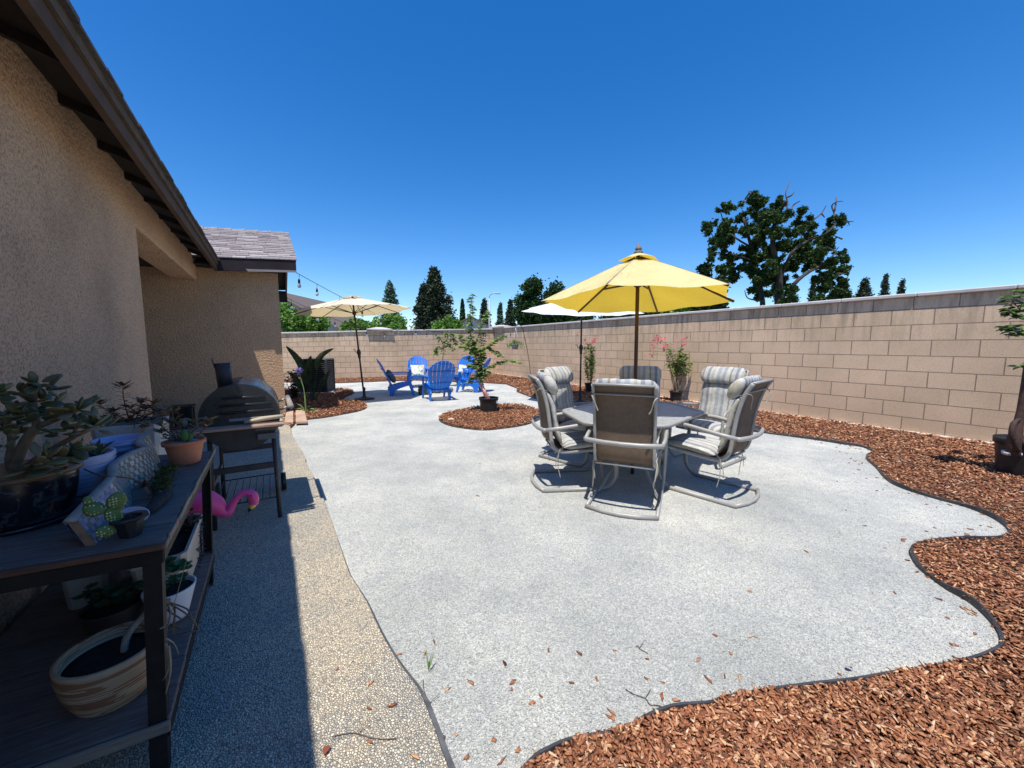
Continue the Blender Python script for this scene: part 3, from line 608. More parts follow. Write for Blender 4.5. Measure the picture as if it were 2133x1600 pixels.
def tree(name, label, px0, px1, ytop, ybot, D, mat, n=5000, leaf=.2, kind='round', group=GRP, lean=0, gaps=0):
    base = dp((px0+px1)/2, ybot, D); top = dp((px0+px1)/2, ytop, D); hw = (px1-px0)/2/FPX*D*(1.0 if kind in ('round', 'cypress') else 1.35); zb = min(base.z, 3.2)
    t = thing(name, label, 'tree', (base.x, D, 0), 0, group); h = top.z; bl = []
    if kind == 'round':
        cz, rz = (h+max(zb-1.2, .8))/2, (h-max(zb-1.2, .8))/2
        for k in range(44):
            a = random.uniform(0, 6.28); e = random.uniform(-.9, 1); q = math.sqrt(max(0, 1-e*e)); r = hw*random.uniform(.15, .34); o_ = random.uniform(.62, 1.08)
            bl.append((math.cos(a)*q*(hw-r*.7)*o_, math.sin(a)*q*(hw-r*.7)*o_, cz+e*(rz-r*.6)*o_, r))
        bl.append((0, 0, cz, min(hw, rz)*.42)); P = blobpts(bl, n, .35)
        k = rng.integers(0, n, n//8); P[k] += rng.normal(0, hw*.08, (len(k), 3))
        st = [([(0, 0, 0), (0, .1, cz*.5), (hw*.1, 0, cz), (0, 0, h*.9)], hw*.1, .04)]
    else:
        # conifer: whorls of drooping branch sprays round a straight stem
        P = []; lv = 26 if kind != 'cypress' else 1
        if kind == 'cypress':
            z = rng.uniform(.5, h, n); q = hw*np.sqrt(np.clip(1-(z/h), 0, 1))*1.25*np.minimum(1, .45+z/h); q = np.minimum(q, hw); a = rng.uniform(0, 6.28, n); r = rng.uniform(.6, 1, n)
            P = np.stack([np.cos(a)*q*r, np.sin(a)*q*r, z], 1)
        else:
            for k in range(lv):
                f = (k+.5)/lv; z = .12*h+f*.87*h
                prof = (1-f)**.75 if kind == 'conifer' else (1-f**2.2)*(.8+.2*math.sin(k*1.7))
                for b in range(9 if kind == 'conifer' else 11):
                    a = random.uniform(0, 6.28); L = hw*prof*random.uniform(.55, 1.05)*(1+.16*math.sin(k*.9+1)*math.cos(a*2+k*.35))+.12; m_ = max(8, int(n/(lv*10))); s_ = rng.uniform(.12, 1, m_)**.8
                    P.append(np.stack([math.cos(a)*L*s_+rng.normal(0, .05*hw, m_), math.sin(a)*L*s_+rng.normal(0, .05*hw, m_), z+(.12 if kind == 'conifer' else .22)*L*s_-.28*L*s_**2+rng.normal(0, .022*h, m_)], 1))
            P = np.concatenate(P)
        P = P[P[:, 2] > .3]; st = [([(0, 0, 0), (0, 0, h*.5), (0, 0, h*.97)], hw*.12+.05, .03)]
    P[:, 0] += lean*(P[:, 2]/h)*hw
    leafcards('crown', P, leaf, mat, t, droop=.0 if kind == 'round' else .3); trunkmesh([([Vector(p) for p in s0], a, b) for s0, a, b in st], OAKB, t)
    return t
tree('garden_tree', 'bright green leafy tree just over the far left wall beside the house corner', 572, 684, 632, 690, 19, GRNL, 14000, .10)
tree('garden_tree', 'bushy green tree behind the pole of the cream umbrella', 706, 780, 656, 692, 24, GRNL, 9000, .11)
tree('garden_tree', 'bushy green tree right of the cream umbrella pole, below the slim conifer', 768, 856, 658, 692, 26, GRNL, 9000, .115)
tree('conifer_tree', 'slim pale green conifer rising over the right rim of the cream umbrella', 788, 842, 590, 690, 42, CONB, 9000, .15, 'conifer')
tree('redwood_tree', 'shorter dark conifer crowding the left side of the tallest one', 862, 906, 594, 690, 46, CONL, 12000, .2, 'column')
tree('redwood_tree', 'tallest dense dark conifer with a broken outline in the middle of the far skyline', 864, 950, 562, 690, 47, CONL, 26000, .2, 'column')
tree('garden_tree', 'yellow green shrub at the foot of the dense dark conifer', 898, 975, 662, 692, 27, GRNL, 7000, .12)
tree('cypress_tree', 'narrow pointed cypress standing alone in the gap', 956, 972, 623, 690, 60, DARKG, 2600, .2, 'cypress')
tree('conifer_tree', 'small dark conifer just left of the street lamp pole', 992, 1026, 625, 690, 58, CONL, 6000, .18, 'conifer')
tree('conifer_tree', 'small conifer just right of the street lamp pole', 1031, 1053, 632, 690, 60, CONB, 4000, .18, 'conifer')
tree('conifer_tree', 'small blue green conifer touching the left edge of the broad leafy tree', 1046, 1080, 626, 690, 56, CONL, 6000, .18, 'conifer')
tree('broad_tree', 'broad leafy dark green tree between the street lamp and the yellow umbrella', 1066, 1182, 578, 690, 40, DARKG, 26000, .16)
tree('broad_tree', 'low dark tree seen in the strip below the white umbrella', 1140, 1260, 622, 690, 44, DARKG, 9000, .24)
tree('broad_tree', 'green tree behind the far rim of the yellow umbrella', 1240, 1420, 615, 680, 46, DARKG, 9000, .26)
tree('broad_tree', 'mid green tree showing under the right side of the yellow umbrella', 1370, 1490, 600, 660, 38, GRNL, 7000, .2)
tree('broad_tree', 'dark tree just behind the right tip of the yellow umbrella', 1440, 1515, 538, 650, 33, OAKL, 9000, .2)
tree('conifer_tree', 'small dark conifer under the oak crown, right of its trunks', 1676, 1704, 588, 640, 62, CONL, 4000, .2, 'conifer')
tree('broad_tree', 'dense dark foliage at the right foot of the oak', 1702, 1768, 588, 645, 50, OAKL, 4000, .26)
tree('conifer_tree', 'first small conifer right of the oak with a low bushy base', 1768, 1826, 582, 640, 60, CONL, 6500, .2, 'conifer')
tree('conifer_tree', 'tallest of the two spindly conifers above the right wall', 1818, 1852, 572, 640, 64, CONL, 4500, .19, 'conifer', lean=.2)
tree('conifer_tree', 'rightmost and smallest spindly conifer above the right wall', 1855, 1888, 584, 630, 66, CONL, 3500, .19, 'conifer', lean=.2)
# street lamp
lp = dp(1019.5, 690, 36); lamp = thing('street_lamp', 'pale street lamp with a curved arm beyond the far wall', 'street lamp', (lp.x, 36, 0))
LG = M('galvanised steel', (.42, .42, .41), (.34, .34, .34), 3, .5, metal=.3)
MB().tube([(0, 0, 0), (0, 0, 5.55)], [.12, .08], 10).build('pole', LG, lamp)
MB().tube(catmull([(0, 0, 5.4), (.02, 0, 5.75), (.25, 0, 5.98), (.6, 0, 6.02)], 6), .045, 8).build('arm', LG, lamp)
MB().bbox((.78, 0, 6.0), (.5, .22, .1), .03).build('lamp_head', LG, lamp)
# neighbour houses
NST = M('greige neighbour stucco', (.50, .46, .44), (.44, .40, .38), 1, .9); NWH = M('white neighbour wall', (.66, .66, .66), (.6, .6, .6), 1, .9); NRF = M('brown neighbour roof', (.16, .12, .10), (.11, .09, .08), 8, .9, .01, 12)
def nhouse(label, name, x0, x1, y, ze, zr, wall, depth=9, rz=0):
    t = thing(name, label, 'house', ((x0+x1)/2, y, 0), rz); hw = (x1-x0)/2; zw = ze
    mb = MB(); mb.add([(-hw, 0, 0), (hw, 0, 0), (hw, 0, zw), (0, 0, zr), (-hw, 0, zw), (-hw, depth, 0), (hw, depth, 0), (hw, depth, zw), (0, depth, zr), (-hw, depth, zw)], [(0, 1, 2, 3, 4), (9, 8, 7, 6, 5), (1, 6, 7, 2), (5, 0, 4, 9)]); mb.build('wall', wall, t)
    mb = MB(); s_ = (zr-zw)/hw
    for sg in (-1, 1):
        e = hw+.5; hexa(mb, [(0, -.5, zr+.01), (sg*e, -.5, zr+.01-s_*e), (sg*e, depth+.5, zr+.01-s_*e), (0, depth+.5, zr+.01)], [(0, -.5, zr+.17), (sg*e, -.5, zr+.17-s_*e), (sg*e, depth+.5, zr+.17-s_*e), (0, depth+.5, zr+.17)])
    mb.build('roof', NRF, t); MB().bbox((hw*.45, -.02, zw-.9), (1.0, .06, 1.0), .02).build('window', M('dark neighbour window', (.05, .06, .07), None, 2, .1), t)
    return t
p0, p1 = dp(560, 612, 30), dp(703, 686, 30)
nhouse('neighbouring greige gabled house peeking between the corner of the house and the cream umbrella', 'neighbor_house', p0.x-(p1.x-p0.x), p1.x, 30, p1.z+.1, p0.z+.2, NST, 9)
p0, p1 = dp(982, 661, 48), dp(1008, 683, 48)
nhouse('distant brown roofed house behind the potted sapling top', 'neighbor_house', p0.x-2.4, p0.x+2.4, 48, p1.z, p0.z, NWH, 10)
# ============================================================ FURNITURE
def perp(p, d): return p
# ---- patio dining table
TC = Vector((1.22, 3.85, 0))
table = thing('dining_table', 'six sided patio table with mottled glass top under the yellow umbrella', 'table', TC)
TP = [(.5, 3.92), (.62, 3.25), (1.28, 3.13), (1.94, 3.82), (1.84, 4.50), (1.18, 4.64)]
tp = [Vector((x-TC.x, y-TC.y, 0)) for x, y in TP]
def roundpoly(P, r, k=5):
    out = []; n = len(P)
    for i in range(n):
        a, b, c = P[i-1], P[i], P[(i+1) % n]; s_ = b+(a-b).normalized()*r; e_ = b+(c-b).normalized()*r
        for j in range(k+1): t = j/k; out.append(s_*(1-t)**2+b*2*t*(1-t)+e_*t*t)
    return out
outer = roundpoly(tp, .10); inner = [p*.93 for p in outer]
MB().prism([(p.x, p.y) for p in inner], .672, .680).build('glass_top', TGLASS, table)
mb = MB(); n = len(outer); prof = [(.93, .665), (.925, .684), (.945, .690), (1.0, .688), (1.012, .676), (1.0, .658), (.95, .655)]
vs = [(p.x*a, p.y*a, z) for a, z in prof for p in outer]; m_ = len(prof)
mb.add(vs, [(i*n+k, i*n+(k+1) % n, ((i+1) % m_)*n+(k+1) % n, ((i+1) % m_)*n+k) for i in range(m_) for k in range(n)], True); mb.build('table_rim', CHF, table)
MB().lathe([(.045, .66), (.055, .695), (.03, .70)], 16).build('umbrella_collar', BLK, table)
for p in (tp[1], tp[2], tp[4], tp[5]):
    q = p.normalized(); MB().tube(catmull([q*.62+Vector((0, 0, .655)), q*.5+Vector((0, 0, .5)), q*.30+Vector((0, 0, .28)), q*.5+Vector((0, 0, .08)), q*.62+Vector((0, 0, .015))], 5), .014, 8).build('leg', CHF, table)
MB().tube([Vector((math.cos(a)*.3, math.sin(a)*.3, .29)) for a in np.linspace(0, 2*math.pi, 25)[:-1]], .009, 6, True).build('leg_ring', CHF, table)
# ---- rocking cantilever chair
def make_chair(seed=0):
    t = thing('patio_chair', 'x', 'chair')
    X = .275
    # ground runner loop, both posts and armrests are one bent tube
    def side(s): return [Vector((s*X, -.34, .018)), Vector((s*X, .26, .018)), Vector((s*(X+.012), .345, .12)), Vector((s*(X+.02), .325, .40)), Vector((s*(X+.02), .30, .615)), Vector((s*(X+.03), .12, .645)), Vector((s*(X+.03), -.20, .60)), Vector((s*(X+.02), -.33, .585))]
    L, Rr = side(-1), side(1)
    MB().tube(fillet(Rr[:-1][::1], .13, 6)+[Rr[-1]], .0155, 9, flat=1.25).build('side_frame', CHF, t)
    MB().tube(fillet(L[:-1], .13, 6)+[L[-1]], .0155, 9, flat=1.25).build('side_frame', CHF, t)
    MB().tube([(-X-.005, -.335, .018), (-X*.5, -.385, .018), (0, -.40, .018), (X*.5, -.385, .018), (X+.005, -.335, .018)], .0155, 9, flat=1.2).build('rear_runner', CHF, t)
    MB().tube([(-X-.027, -.325, .586), (-X-.01, -.345, .584), (-X*.5, -.375, .58), (0, -.385, .58), (X*.5, -.375, .58), (X+.01, -.345, .584), (X+.027, -.325, .586)], .0165, 9, flat=1.2).build('arm_rail', CHF, t)
    sp = [(.285, .40), (.20, .385), (-.10, .362), (-.195, .378), (-.252, .44), (-.275, .60), (-.30, .78), (-.345, .94), (-.40, 1.04)]
    SPc = [(p.y, p.z) for p in catmull([Vector((0, a, b)) for a, b in sp], 4)]
    for s in (-1, 1): MB().tube([(s*.232, a, b) for a, b in SPc], .0135, 8, flat=1.3).build('seat_rail', CHF, t)
    mb = MB(); m_ = len(SPc); vs = [(x, a-.002, b) for a, b in SPc for x in (-.232, -.08, .08, .232)]
    for i in range(m_-1):
        for k in range(3): mb.f.append((i*4+k, i*4+k+1, i*4+5+k, i*4+4+k)); mb.sm.append(True)
    mb.v = vs; sl_ = mb.build('sling', SLING, t); sm_ = sl_.modifiers.new('thickness', 'SOLIDIFY'); sm_.thickness = .003
    MB().tube([(-.232, -.402, 1.043), (0, -.405, 1.045), (.232, -.402, 1.043)], .016, 8, flat=.7).build('top_bar', CHF, t)
    MB().tube([(-.235, -.22, .365), (.235, -.22, .365)], .011, 7).build('cross_bar', CHF, t)
    MB().tube([(-.235, -.372, .965), (.235, -.372, .965)], .006, 7).build('cross_bar', CHF, t)
    for s in (-1, 1): MB().tube([(s*.236, .20, .385), (s*.26, .27, .40), (s*(X+.015), .325, .42)], .010, 7).build('swing_bracket', CHF, t)
    # cushions
    tf = lambda f: 1-.16*(abs(math.sin(f*math.pi*3))**8)
    sc_ = MB().pad([(.335, .385), (.30, .415), (.2, .425), (.1, .42), (0, .41), (-.08, .40), (-.14, .40)], .475, .105, tuft=lambda f: 1.0+.1*math.sin(f*9), wob=.03, seed=seed).build('seat_cushion', CUSH, t)
    MB().pad([(-.155, .43), (-.185, .50), (-.205, .56), (-.215, .60), (-.225, .66), (-.24, .74), (-.25, .79), (-.268, .84), (-.29, .89), (-.31, .92)], .47, .085, tuft=lambda f: 1-.35*math.exp(-((f-.42)/.05)**2), wob=.04, seed=seed+1).build('back_cushion', CUSH, t)
    # head roll wraps over the top of the frame
    mb = MB(); m_ = 15; n = 18; vs = []; rr = random.Random(seed)
    for i in range(m_):
        x = -.25+.5*i/(m_-1); q = min(1, (min(i, m_-1-i)+.35)/1.6)**.5; 
        for k in range(n):
            a = 2*math.pi*k/n; r_ = (1+rr.uniform(-.03, .03)+.02*math.sin(i*1.9+k))
            vs.append((x, -.268+math.cos(a)*.060*q*r_-.42*math.sin(a)*.095*q, .985+math.sin(a)*.098*q*r_))
    mb.add(vs, [(i*n+k, i*n+n+k, i*n+n+(k+1) % n, i*n+(k+1) % n) for i in range(m_-1) for k in range(n)]+[tuple(range(n)), tuple((m_-1)*n+k for k in range(n-1, -1, -1))], True); mb.build('head_pillow', CUSH, t)
    for s in (-1, 1):
        MB().tube(catmull([(s*.225, -.30, .93), (s*.243, -.37, .955), (s*.225, -.40, .93), (s*.205+rr.uniform(-.01, .01), -.385, .86), (s*.19, -.38, .83)], 4), .0055, 6, flat=.5).build('tie', TIE, t)
        MB().tube(catmull([(s*.235, -.14, .42), (s*.255, -.19, .39), (s*.257, -.20, .32), (s*.248+rr.uniform(-.02, .02), -.195, .22), (s*.262, -.18, .13)], 4), .0048, 6, flat=.5).build('tie', TIE, t)
        MB().tube(catmull([(s*.235, -.14, .42), (s*.25, -.18, .38), (s*.245, -.215, .30), (s*.235, -.22, .22)], 4), .0048, 6, flat=.5).build('tie', TIE, t)
    return t
CHAIRS = [((.885, 3.01), (.42, .94), 'patio chair closest to the camera, seen from behind with its brown sling back'),
 ((.30, 3.70), (.985, .10), 'patio chair at the left end of the glass table, seen from its side'),
 ((2.03, 3.29), (-.66, .75), 'patio chair at the right front of the table, turned showing its brown sling and side'),
 ((.55, 4.72), (.72, -.69), 'patio chair behind the left one, its striped cushion half in shade'),
 ((1.62, 4.88), (-.30, -.95), 'patio chair across the table fully in the umbrella shade beside its pole'),
 ((2.56, 4.66), (-.80, -.6), 'patio chair at the right back of the table with a sunlit striped pillow')]
ch0 = make_chair(); CUSHCH = []
for i, (p, d, lab) in enumerate(CHAIRS):
    dd = Vector((d[0], d[1])).normalized(); rz = math.atan2(-dd.x, dd.y)
    # p is the middle of the rear runner; the origin sits .37 in front of it
    loc = (p[0]+dd.x*.30, p[1]+dd.y*.30, 0)
    c = ch0 if i == 0 else dup(ch0, loc, rz, lab)
    c.location = loc; c.rotation_euler = (0, 0, rz); c['label'] = lab; c['group'] = 'patio chairs round the table'
# ---- parasols
def umbrella(name, label, base, tilt, ribs, rad, zr, ztop, fab, polem, pr, rot=0, scallop=.06, knuckle=1.25, finial=True, basecol=None, curve=.0, strutm=None):
    t = thing(name, label, 'umbrella', base); T_ = Matrix.Rotation(tilt[0], 3, 'X') @ Matrix.Rotation(tilt[1], 3, 'Y'); Z0 = tilt[2]
    tf = lambda p: (T_ @ (Vector(p)-Vector((0, 0, Z0)))+Vector((0, 0, Z0)))
    pb = [Vector((0, 0, .0)), Vector((0, 0, Z0))]; MB().tube([pb[0], pb[1], tf((0, 0, ztop))], pr, 12).build('pole', polem, t)
    strutm = strutm or polem; tips = [(math.cos(rot+2*math.pi*k/ribs), math.sin(rot+2*math.pi*k/ribs)) for k in range(ribs)]
    def rimz(f): return ztop-.03-(ztop-zr-.03)*(f**(1+curve))
    mb = MB(); S = 9; K = 8; vs = []
    for k in range(ribs):
        a, b = tips[k], tips[(k+1) % ribs]
        for i in range(S+1):
            f = .14+.86*i/S
            for j in range(K+1):
                s = j/K; x = (a[0]*(1-s)+b[0]*s); y = (a[1]*(1-s)+b[1]*s); bow = math.sin(math.pi*s)
                ff = f*(1-scallop*bow*(.25+.75*f)); z = rimz(f)-.045*bow*f*(1-f)*2+.012*math.sin(s*9+k*2+i)*f*bow-(0.012*bow if i == S else 0)
                vs.append(tf((x*rad*ff, y*rad*ff, z)))
    w_ = K+1
    fs = [(k*(S+1)*w_+i*w_+j, k*(S+1)*w_+(i+1)*w_+j, k*(S+1)*w_+(i+1)*w_+j+1, k*(S+1)*w_+i*w_+j+1) for k in range(ribs) for i in range(S) for j in range(K)]
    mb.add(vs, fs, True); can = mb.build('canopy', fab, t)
    vs = []; mb = MB()
    for k in range(ribs):
        a, b = tips[k], tips[(k+1) % ribs]
        for i in range(4):
            f = .02+.19*i/3
            for j in range(K+1):
                s = j/K; x = (a[0]*(1-s)+b[0]*s); y = (a[1]*(1-s)+b[1]*s); bow = math.sin(math.pi*s); ff = f*(1-.10*bow*i/3)
                vs.append(tf((x*rad*ff, y*rad*ff, rimz(f)+.035+.02*bow*i/3)))
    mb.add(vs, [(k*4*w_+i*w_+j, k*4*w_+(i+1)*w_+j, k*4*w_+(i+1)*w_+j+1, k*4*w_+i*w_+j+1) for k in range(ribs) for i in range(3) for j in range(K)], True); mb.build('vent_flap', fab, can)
    hubz = rimz(0)-.30*(rad/1.1)
    for (x, y) in tips:
        rb = MB().tube([tf((x*.03, y*.03, rimz(.03)-.012)), tf((x*rad*.5, y*rad*.5, rimz(.5)-.014)), tf((x*rad*.985, y*rad*.985, rimz(.985)-.012))], .010 if finial else .007, 6, flat=1.4).build('rib', strutm, t)
        MB().tube([tf((x*.04, y*.04, hubz)), tf((x*rad*.52, y*rad*.52, rimz(.52)-.022))], .011 if finial else .007, 6).build('strut', strutm, rb)
    c0 = tf((0, 0, 0)); mb = MB().lathe([(pr*1.0, hubz-.05), (pr*1.9, hubz-.04), (pr*2.3, hubz), (pr*1.9, hubz+.04), (pr, hubz+.05)], 14); mb.v = [tuple(tf(p)) for p in mb.v]; mb.build('runner_hub', strutm, t)
    mb = MB().lathe([(.0, ztop+.10), (.006, ztop+.095), (.012, ztop+.075), (.032, ztop+.045), (.034, ztop+.03), (.02, ztop+.02), (.045, ztop+.01), (.045, ztop-.01), (0, ztop-.02)][::-1] if finial else [(.0, ztop-.02), (.03, ztop), (.02, ztop+.03), (0, ztop+.035)], 14); mb.v = [tuple(tf(p)) for p in mb.v]; mb.build('finial', M('grey wood finial', (.22, .19, .17), None, 20, .7) if finial else fab, t)
    if knuckle:
        z = knuckle; kn = MB().lathe([(pr, z-.12), (pr*1.5, z-.10), (pr*1.6, z-.03), (pr*2.2, z), (pr*2.2, z+.06), (pr*1.5, z+.1), (pr, z+.12)], 14); kn.v = [tuple(tf(p)) if Z0 < z else p for p in kn.v]; kn = kn.build('crank_housing', polem, t)
        ck = MB().tube([(-pr, 0, z+.03), (-pr-.05, 0, z+.04), (-pr-.07, -.0, z+.10), (-pr-.11, 0, z+.11)], .008, 6); ck.v = [tuple(tf(p)) if Z0 < z else p for p in ck.v]; ck.build('crank_handle', polem, kn)
    if basecol:
        MB().lathe([(.0, .0), (.24, 0), (.245, .018), (.23, .035), (.12, .05), (.045, .07), (.032, .12), (.032, .30), (.02, .305)], 28).build('base', basecol, t)
        MB().tube([(.03, 0, .26), (.06, 0, .26)], .007, 6).build('lock_knob', basecol, t)
    return t
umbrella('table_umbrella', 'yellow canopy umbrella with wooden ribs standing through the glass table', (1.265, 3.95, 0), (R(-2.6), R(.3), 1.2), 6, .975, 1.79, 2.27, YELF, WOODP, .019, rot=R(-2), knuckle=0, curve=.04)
umbrella('patio_umbrella', 'leaning cream umbrella on a dark metal pole behind the barbecue', gp(759, 832), (R(0), R(-4.5), .02), 8, 1.36, 2.17, 2.52, CRF, BRONZE, .021, rot=R(12), knuckle=1.13, finial=False, basecol=BRONZE, scallop=.03, curve=.12)
umbrella('patio_umbrella', 'pale white umbrella tipped away, half hidden behind the yellow one', (1.60, 9.0, 0), (R(9), R(0), 1.9), 8, 1.42, 2.13, 2.50, WHF, BRONZE, .020, rot=R(10), knuckle=1.24, finial=False, basecol=BRONZE, scallop=.03)
# ---- adirondack chairs
def make_adirondack():
    t = thing('adirondack_chair', 'x', 'chair')
    for s in (-1, 1):
        mb = MB(); poly = [(.37, .0), (.43, .0), (.36, .30), (.33, .36), (.25, .37), (.27, .30)]        # front leg, profile (y, z)
        X_ = lambda a: Matrix(((0, 0, 1), (1, 0, 0), (0, 1, 0)))
        mb.prism(poly, s*.27-.018, s*.27+.018, X_(0)); mb.add([], []); mb.prism([(.25, .372), (.32, .362), (.325, .56), (.27, .56)], s*.285-.017, s*.285+.017, X_(0)); mb.build('front_leg', BLUE, t, bevel=.006)
        mb = MB(); mb.prism([(.34, .36), (.33, .28), (.10, .215), (-.05, .15), (-.12, .0), (-.21, .0), (-.20, .12), (-.26, .18), (-.20, .25), (.05, .31)], s*.235-.016, s*.235+.016, X_(0)); mb.build('rear_leg', BLUE, t, bevel=.006)
        mb = MB(); mb.prism([(s*.215, -.30), (s*.30, -.29), (s*.34, .10), (s*.37, .34), (s*.33, .385), (s*.24, .385), (s*.235, .10)], .562, .585); mb.build('armrest', BLUE, t, bevel=.007)
    mb = MB()
    for i in range(7):
        f = i/6; y = .335-.52*f; z = .375-.115*math.sin(min(1, f*1.1)*math.pi/2)+(-.01 if i == 0 else 0); mb.bbox((0, y, z), (.50, .068, .018), .005, Matrix.Rotation(math.atan2(.1, .5)*(1 if i else 2.5), 3, 'X'))
    mb.build('seat', BLUE, t)
    # fan back: seven tapering slats following an arched top
    n = 7; tilt = R(25); mb = MB()
    P = lambda x, h, d=0: Vector((x, -.16-h*math.sin(tilt)-d*math.cos(tilt), .24+h*math.cos(tilt)-d*math.sin(tilt)))
    for i in range(n):
        f0, f1 = (i/n)*2-1, ((i+1)/n)*2-1; g_ = .022; rows_ = []; K = 8
        for k in range(K+1):
            a = k/K; h_ = lambda f: (.80-.20*abs(f)**2.2)*a
            w_ = .205+.115*math.sin(min(1, a*1.25)*math.pi/2)-.04*max(0, a-.75)
            x0, x1 = (f0+g_)*w_, (f1-g_)*w_; cv = lambda f: -.03*f*f
            rows_.append([P(x0, h_(f0+g_), cv(f0)), P(x1, h_(f1-g_), cv(f1)), P(x1, h_(f1-g_), cv(f1)+.016), P(x0, h_(f0+g_), cv(f0)+.016)])
        o = len(mb.v); mb.v += [tuple(p) for r in rows_ for p in r]
        for k in range(K):
            for q in range(4): mb.f.append((o+k*4+q, o+k*4+4+q, o+k*4+4+(q+1) % 4, o+k*4+(q+1) % 4)); mb.sm.append(False)
        mb.f += [(o, o+1, o+2, o+3), (o+K*4+3, o+K*4+2, o+K*4+1, o+K*4)]; mb.sm += [False, False]
    for h, hw in ((.20, .25), (.50, .315), (.68, .26)):
        mb.tube([P(-hw, h, -.012), P(-hw*.5, h+.02, .018), P(0, h+.025, .022), P(hw*.5, h+.02, .018), P(hw, h, -.012)], .016, 6, flat=.6)
    mb.build('backrest', BLUE, t)
    return t
AD = [((-3.08, 10.35), (.9, .28), 'side on blue Adirondack chair nearest the cream umbrella, facing right'),
 ((-2.98, 12.3), (.30, -1), 'blue Adirondack chair behind the fire ring facing the camera with a floral pillow'),
 ((-1.82, 9.45), (-.52, 1), 'blue Adirondack chair showing its slatted back to the camera'),
 ((-1.68, 12.75), (-.45, -1), 'blue Adirondack chair at the back right, partly hidden by the sapling'),
 ((-1.12, 11.1), (-1, .18), 'rightmost blue Adirondack chair facing left behind the potted sapling')]
a0 = make_adirondack(); ADO = []
for i, (p, d, lab) in enumerate(AD):
    rz = math.atan2(-d[0], d[1]); c = a0 if i == 0 else dup(a0, (p[0], p[1], 0), rz, lab); c.location = (p[0], p[1], 0); c.rotation_euler = (0, 0, rz); c.scale = (1.02,)*3
    c['label'] = lab; c['group'] = 'blue chairs round the fire ring'; ADO.append(c)
def pillow(label, chair, mat, w=.42, ang=25, yb=-.02, x=0):
    mb = MB(); n = 12; vs = []; th = .075
    for sgn in (1, -1):
        for i in range(n+1):
            for j in range(n+1):
                u, v = i/n*2-1, j/n*2-1; q = (1-u**4)*(1-v**4); cx = u*(1-.07*(1-abs(v))**1)*(1+.05*abs(u*v)**2); cz = v*(1-.07*(1-abs(u)))
                vs.append((cx*w/2, sgn*th*max(q, 0)**.55, cz*w/2))
    N_ = (n+1)**2; fs = []
    for i in range(n):
        for j in range(n):
            a = i*(n+1)+j; fs.append((a, a+1, a+n+2, a+n+1)); fs.append((N_+a, N_+a+n+1, N_+a+n+2, N_+a+1))
    mb.add(vs, fs, True); o = mb.build('throw_pillow', mat)
    c = chair; M_ = Matrix.Translation(c.location) @ Matrix.Rotation(c.rotation_euler[2], 4, 'Z') @ Matrix.Translation((x, yb, .51)) @ Matrix.Rotation(R(ang), 4, 'X'); o.matrix_world = M_
    return tag(o, label, 'pillow')
def floral():
    m, nt, p, new, link = newmat('floral print'); co = objco(nt); v = new('ShaderNodeTexVoronoi'); v.inputs['Scale'].default_value = 22; dn = noise(nt, co, 14, 3); link(mixc(nt, co, dn.outputs['Color'], .08), v.inputs[0])
    sep = new('ShaderNodeSeparateColor'); link(v.outputs['Color'], sep.inputs[0]); r = ramp(nt, sep.outputs[0], [(0, (.12, .30, .30)), (.14, (.75, .74, .66)), (.5, (.78, .76, .68)), (.58, (.60, .50, .12)), (.72, (.76, .75, .68)), (.86, (.35, .45, .20)), (.94, (.62, .30, .18))]); r.color_ramp.interpolation = 'CONSTANT'
    link(r.outputs[0], p.inputs['Base Color']); p.inputs['Roughness'].default_value = .9; return m
FLO = floral(); TEAL = M('grey green patterned pillow', (.16, .17, .14), (.06, .065, .055), 40, .9)
pillow('grey green throw pillow leaning in the leftmost blue chair', ADO[0], TEAL, .40, 30, -.16)
pillow('cream floral throw pillow on the blue chair that faces the camera', ADO[1], FLO, .42, 25, -.10, .02)
pillow('cream floral throw pillow on the back right blue chair', ADO[3], FLO, .38, 25, -.12)
pillow('teal grey throw pillow in the rightmost blue chair behind the sapling', ADO[4], TEAL, .36, 25, -.14)
# ---- fire ring and little box
fp = Vector((-2.2, 11.1, 0)); fire = thing('fire_ring', 'low ring of grey stones on the gravel between the blue chairs', 'fire pit', fp); STN = M('grey field stone', (.20, .19, .18), (.10, .10, .10), 12, .9, .01, 20)
def rock(mb, c, r, seed):
    rr = random.Random(seed); ph = [rr.uniform(0, 6) for _ in range(3)]
    mb.lathe([(0.001, -.5*r), (.6*r, -.4*r), (r, 0), (.7*r, .45*r), (.3*r, .6*r), (.001, .62*r)], 9, c, rr.uniform(.8, 1.2), rr.uniform(.7, 1.1), True, lambda a, i, z: 1+.15*math.sin(a*2+ph[0])+.1*math.sin(a*3+ph[1]+i))
for k in range(14):
    a = k/14*2*math.pi; mb = MB(); rock(mb, (math.cos(a)*.42, math.sin(a)*.36, .05), .1, k); mb.build('stone', STN, fire)
MB().lathe([(0, .03), (.34, .035), (.36, .0)], 20).build('ash_bed', M('ash', (.12, .11, .10), (.05, .05, .05), 20, .95), fire)
b = MB(); c = gp(882, 822); b.bbox((0, 0, .115), (.26, .24, .23), .015); b.prism([(-.10, -.09), (.10, -.09), (.10, .09), (-.10, .09)], .2305, .236)
bx = b.build('wood_box', M('dark green grey crate', (.045, .05, .035), (.03, .03, .022), 20, .8), None, c, R(12)); tag(bx, 'small dark square planter box on the gravel between two blue chairs', 'box')
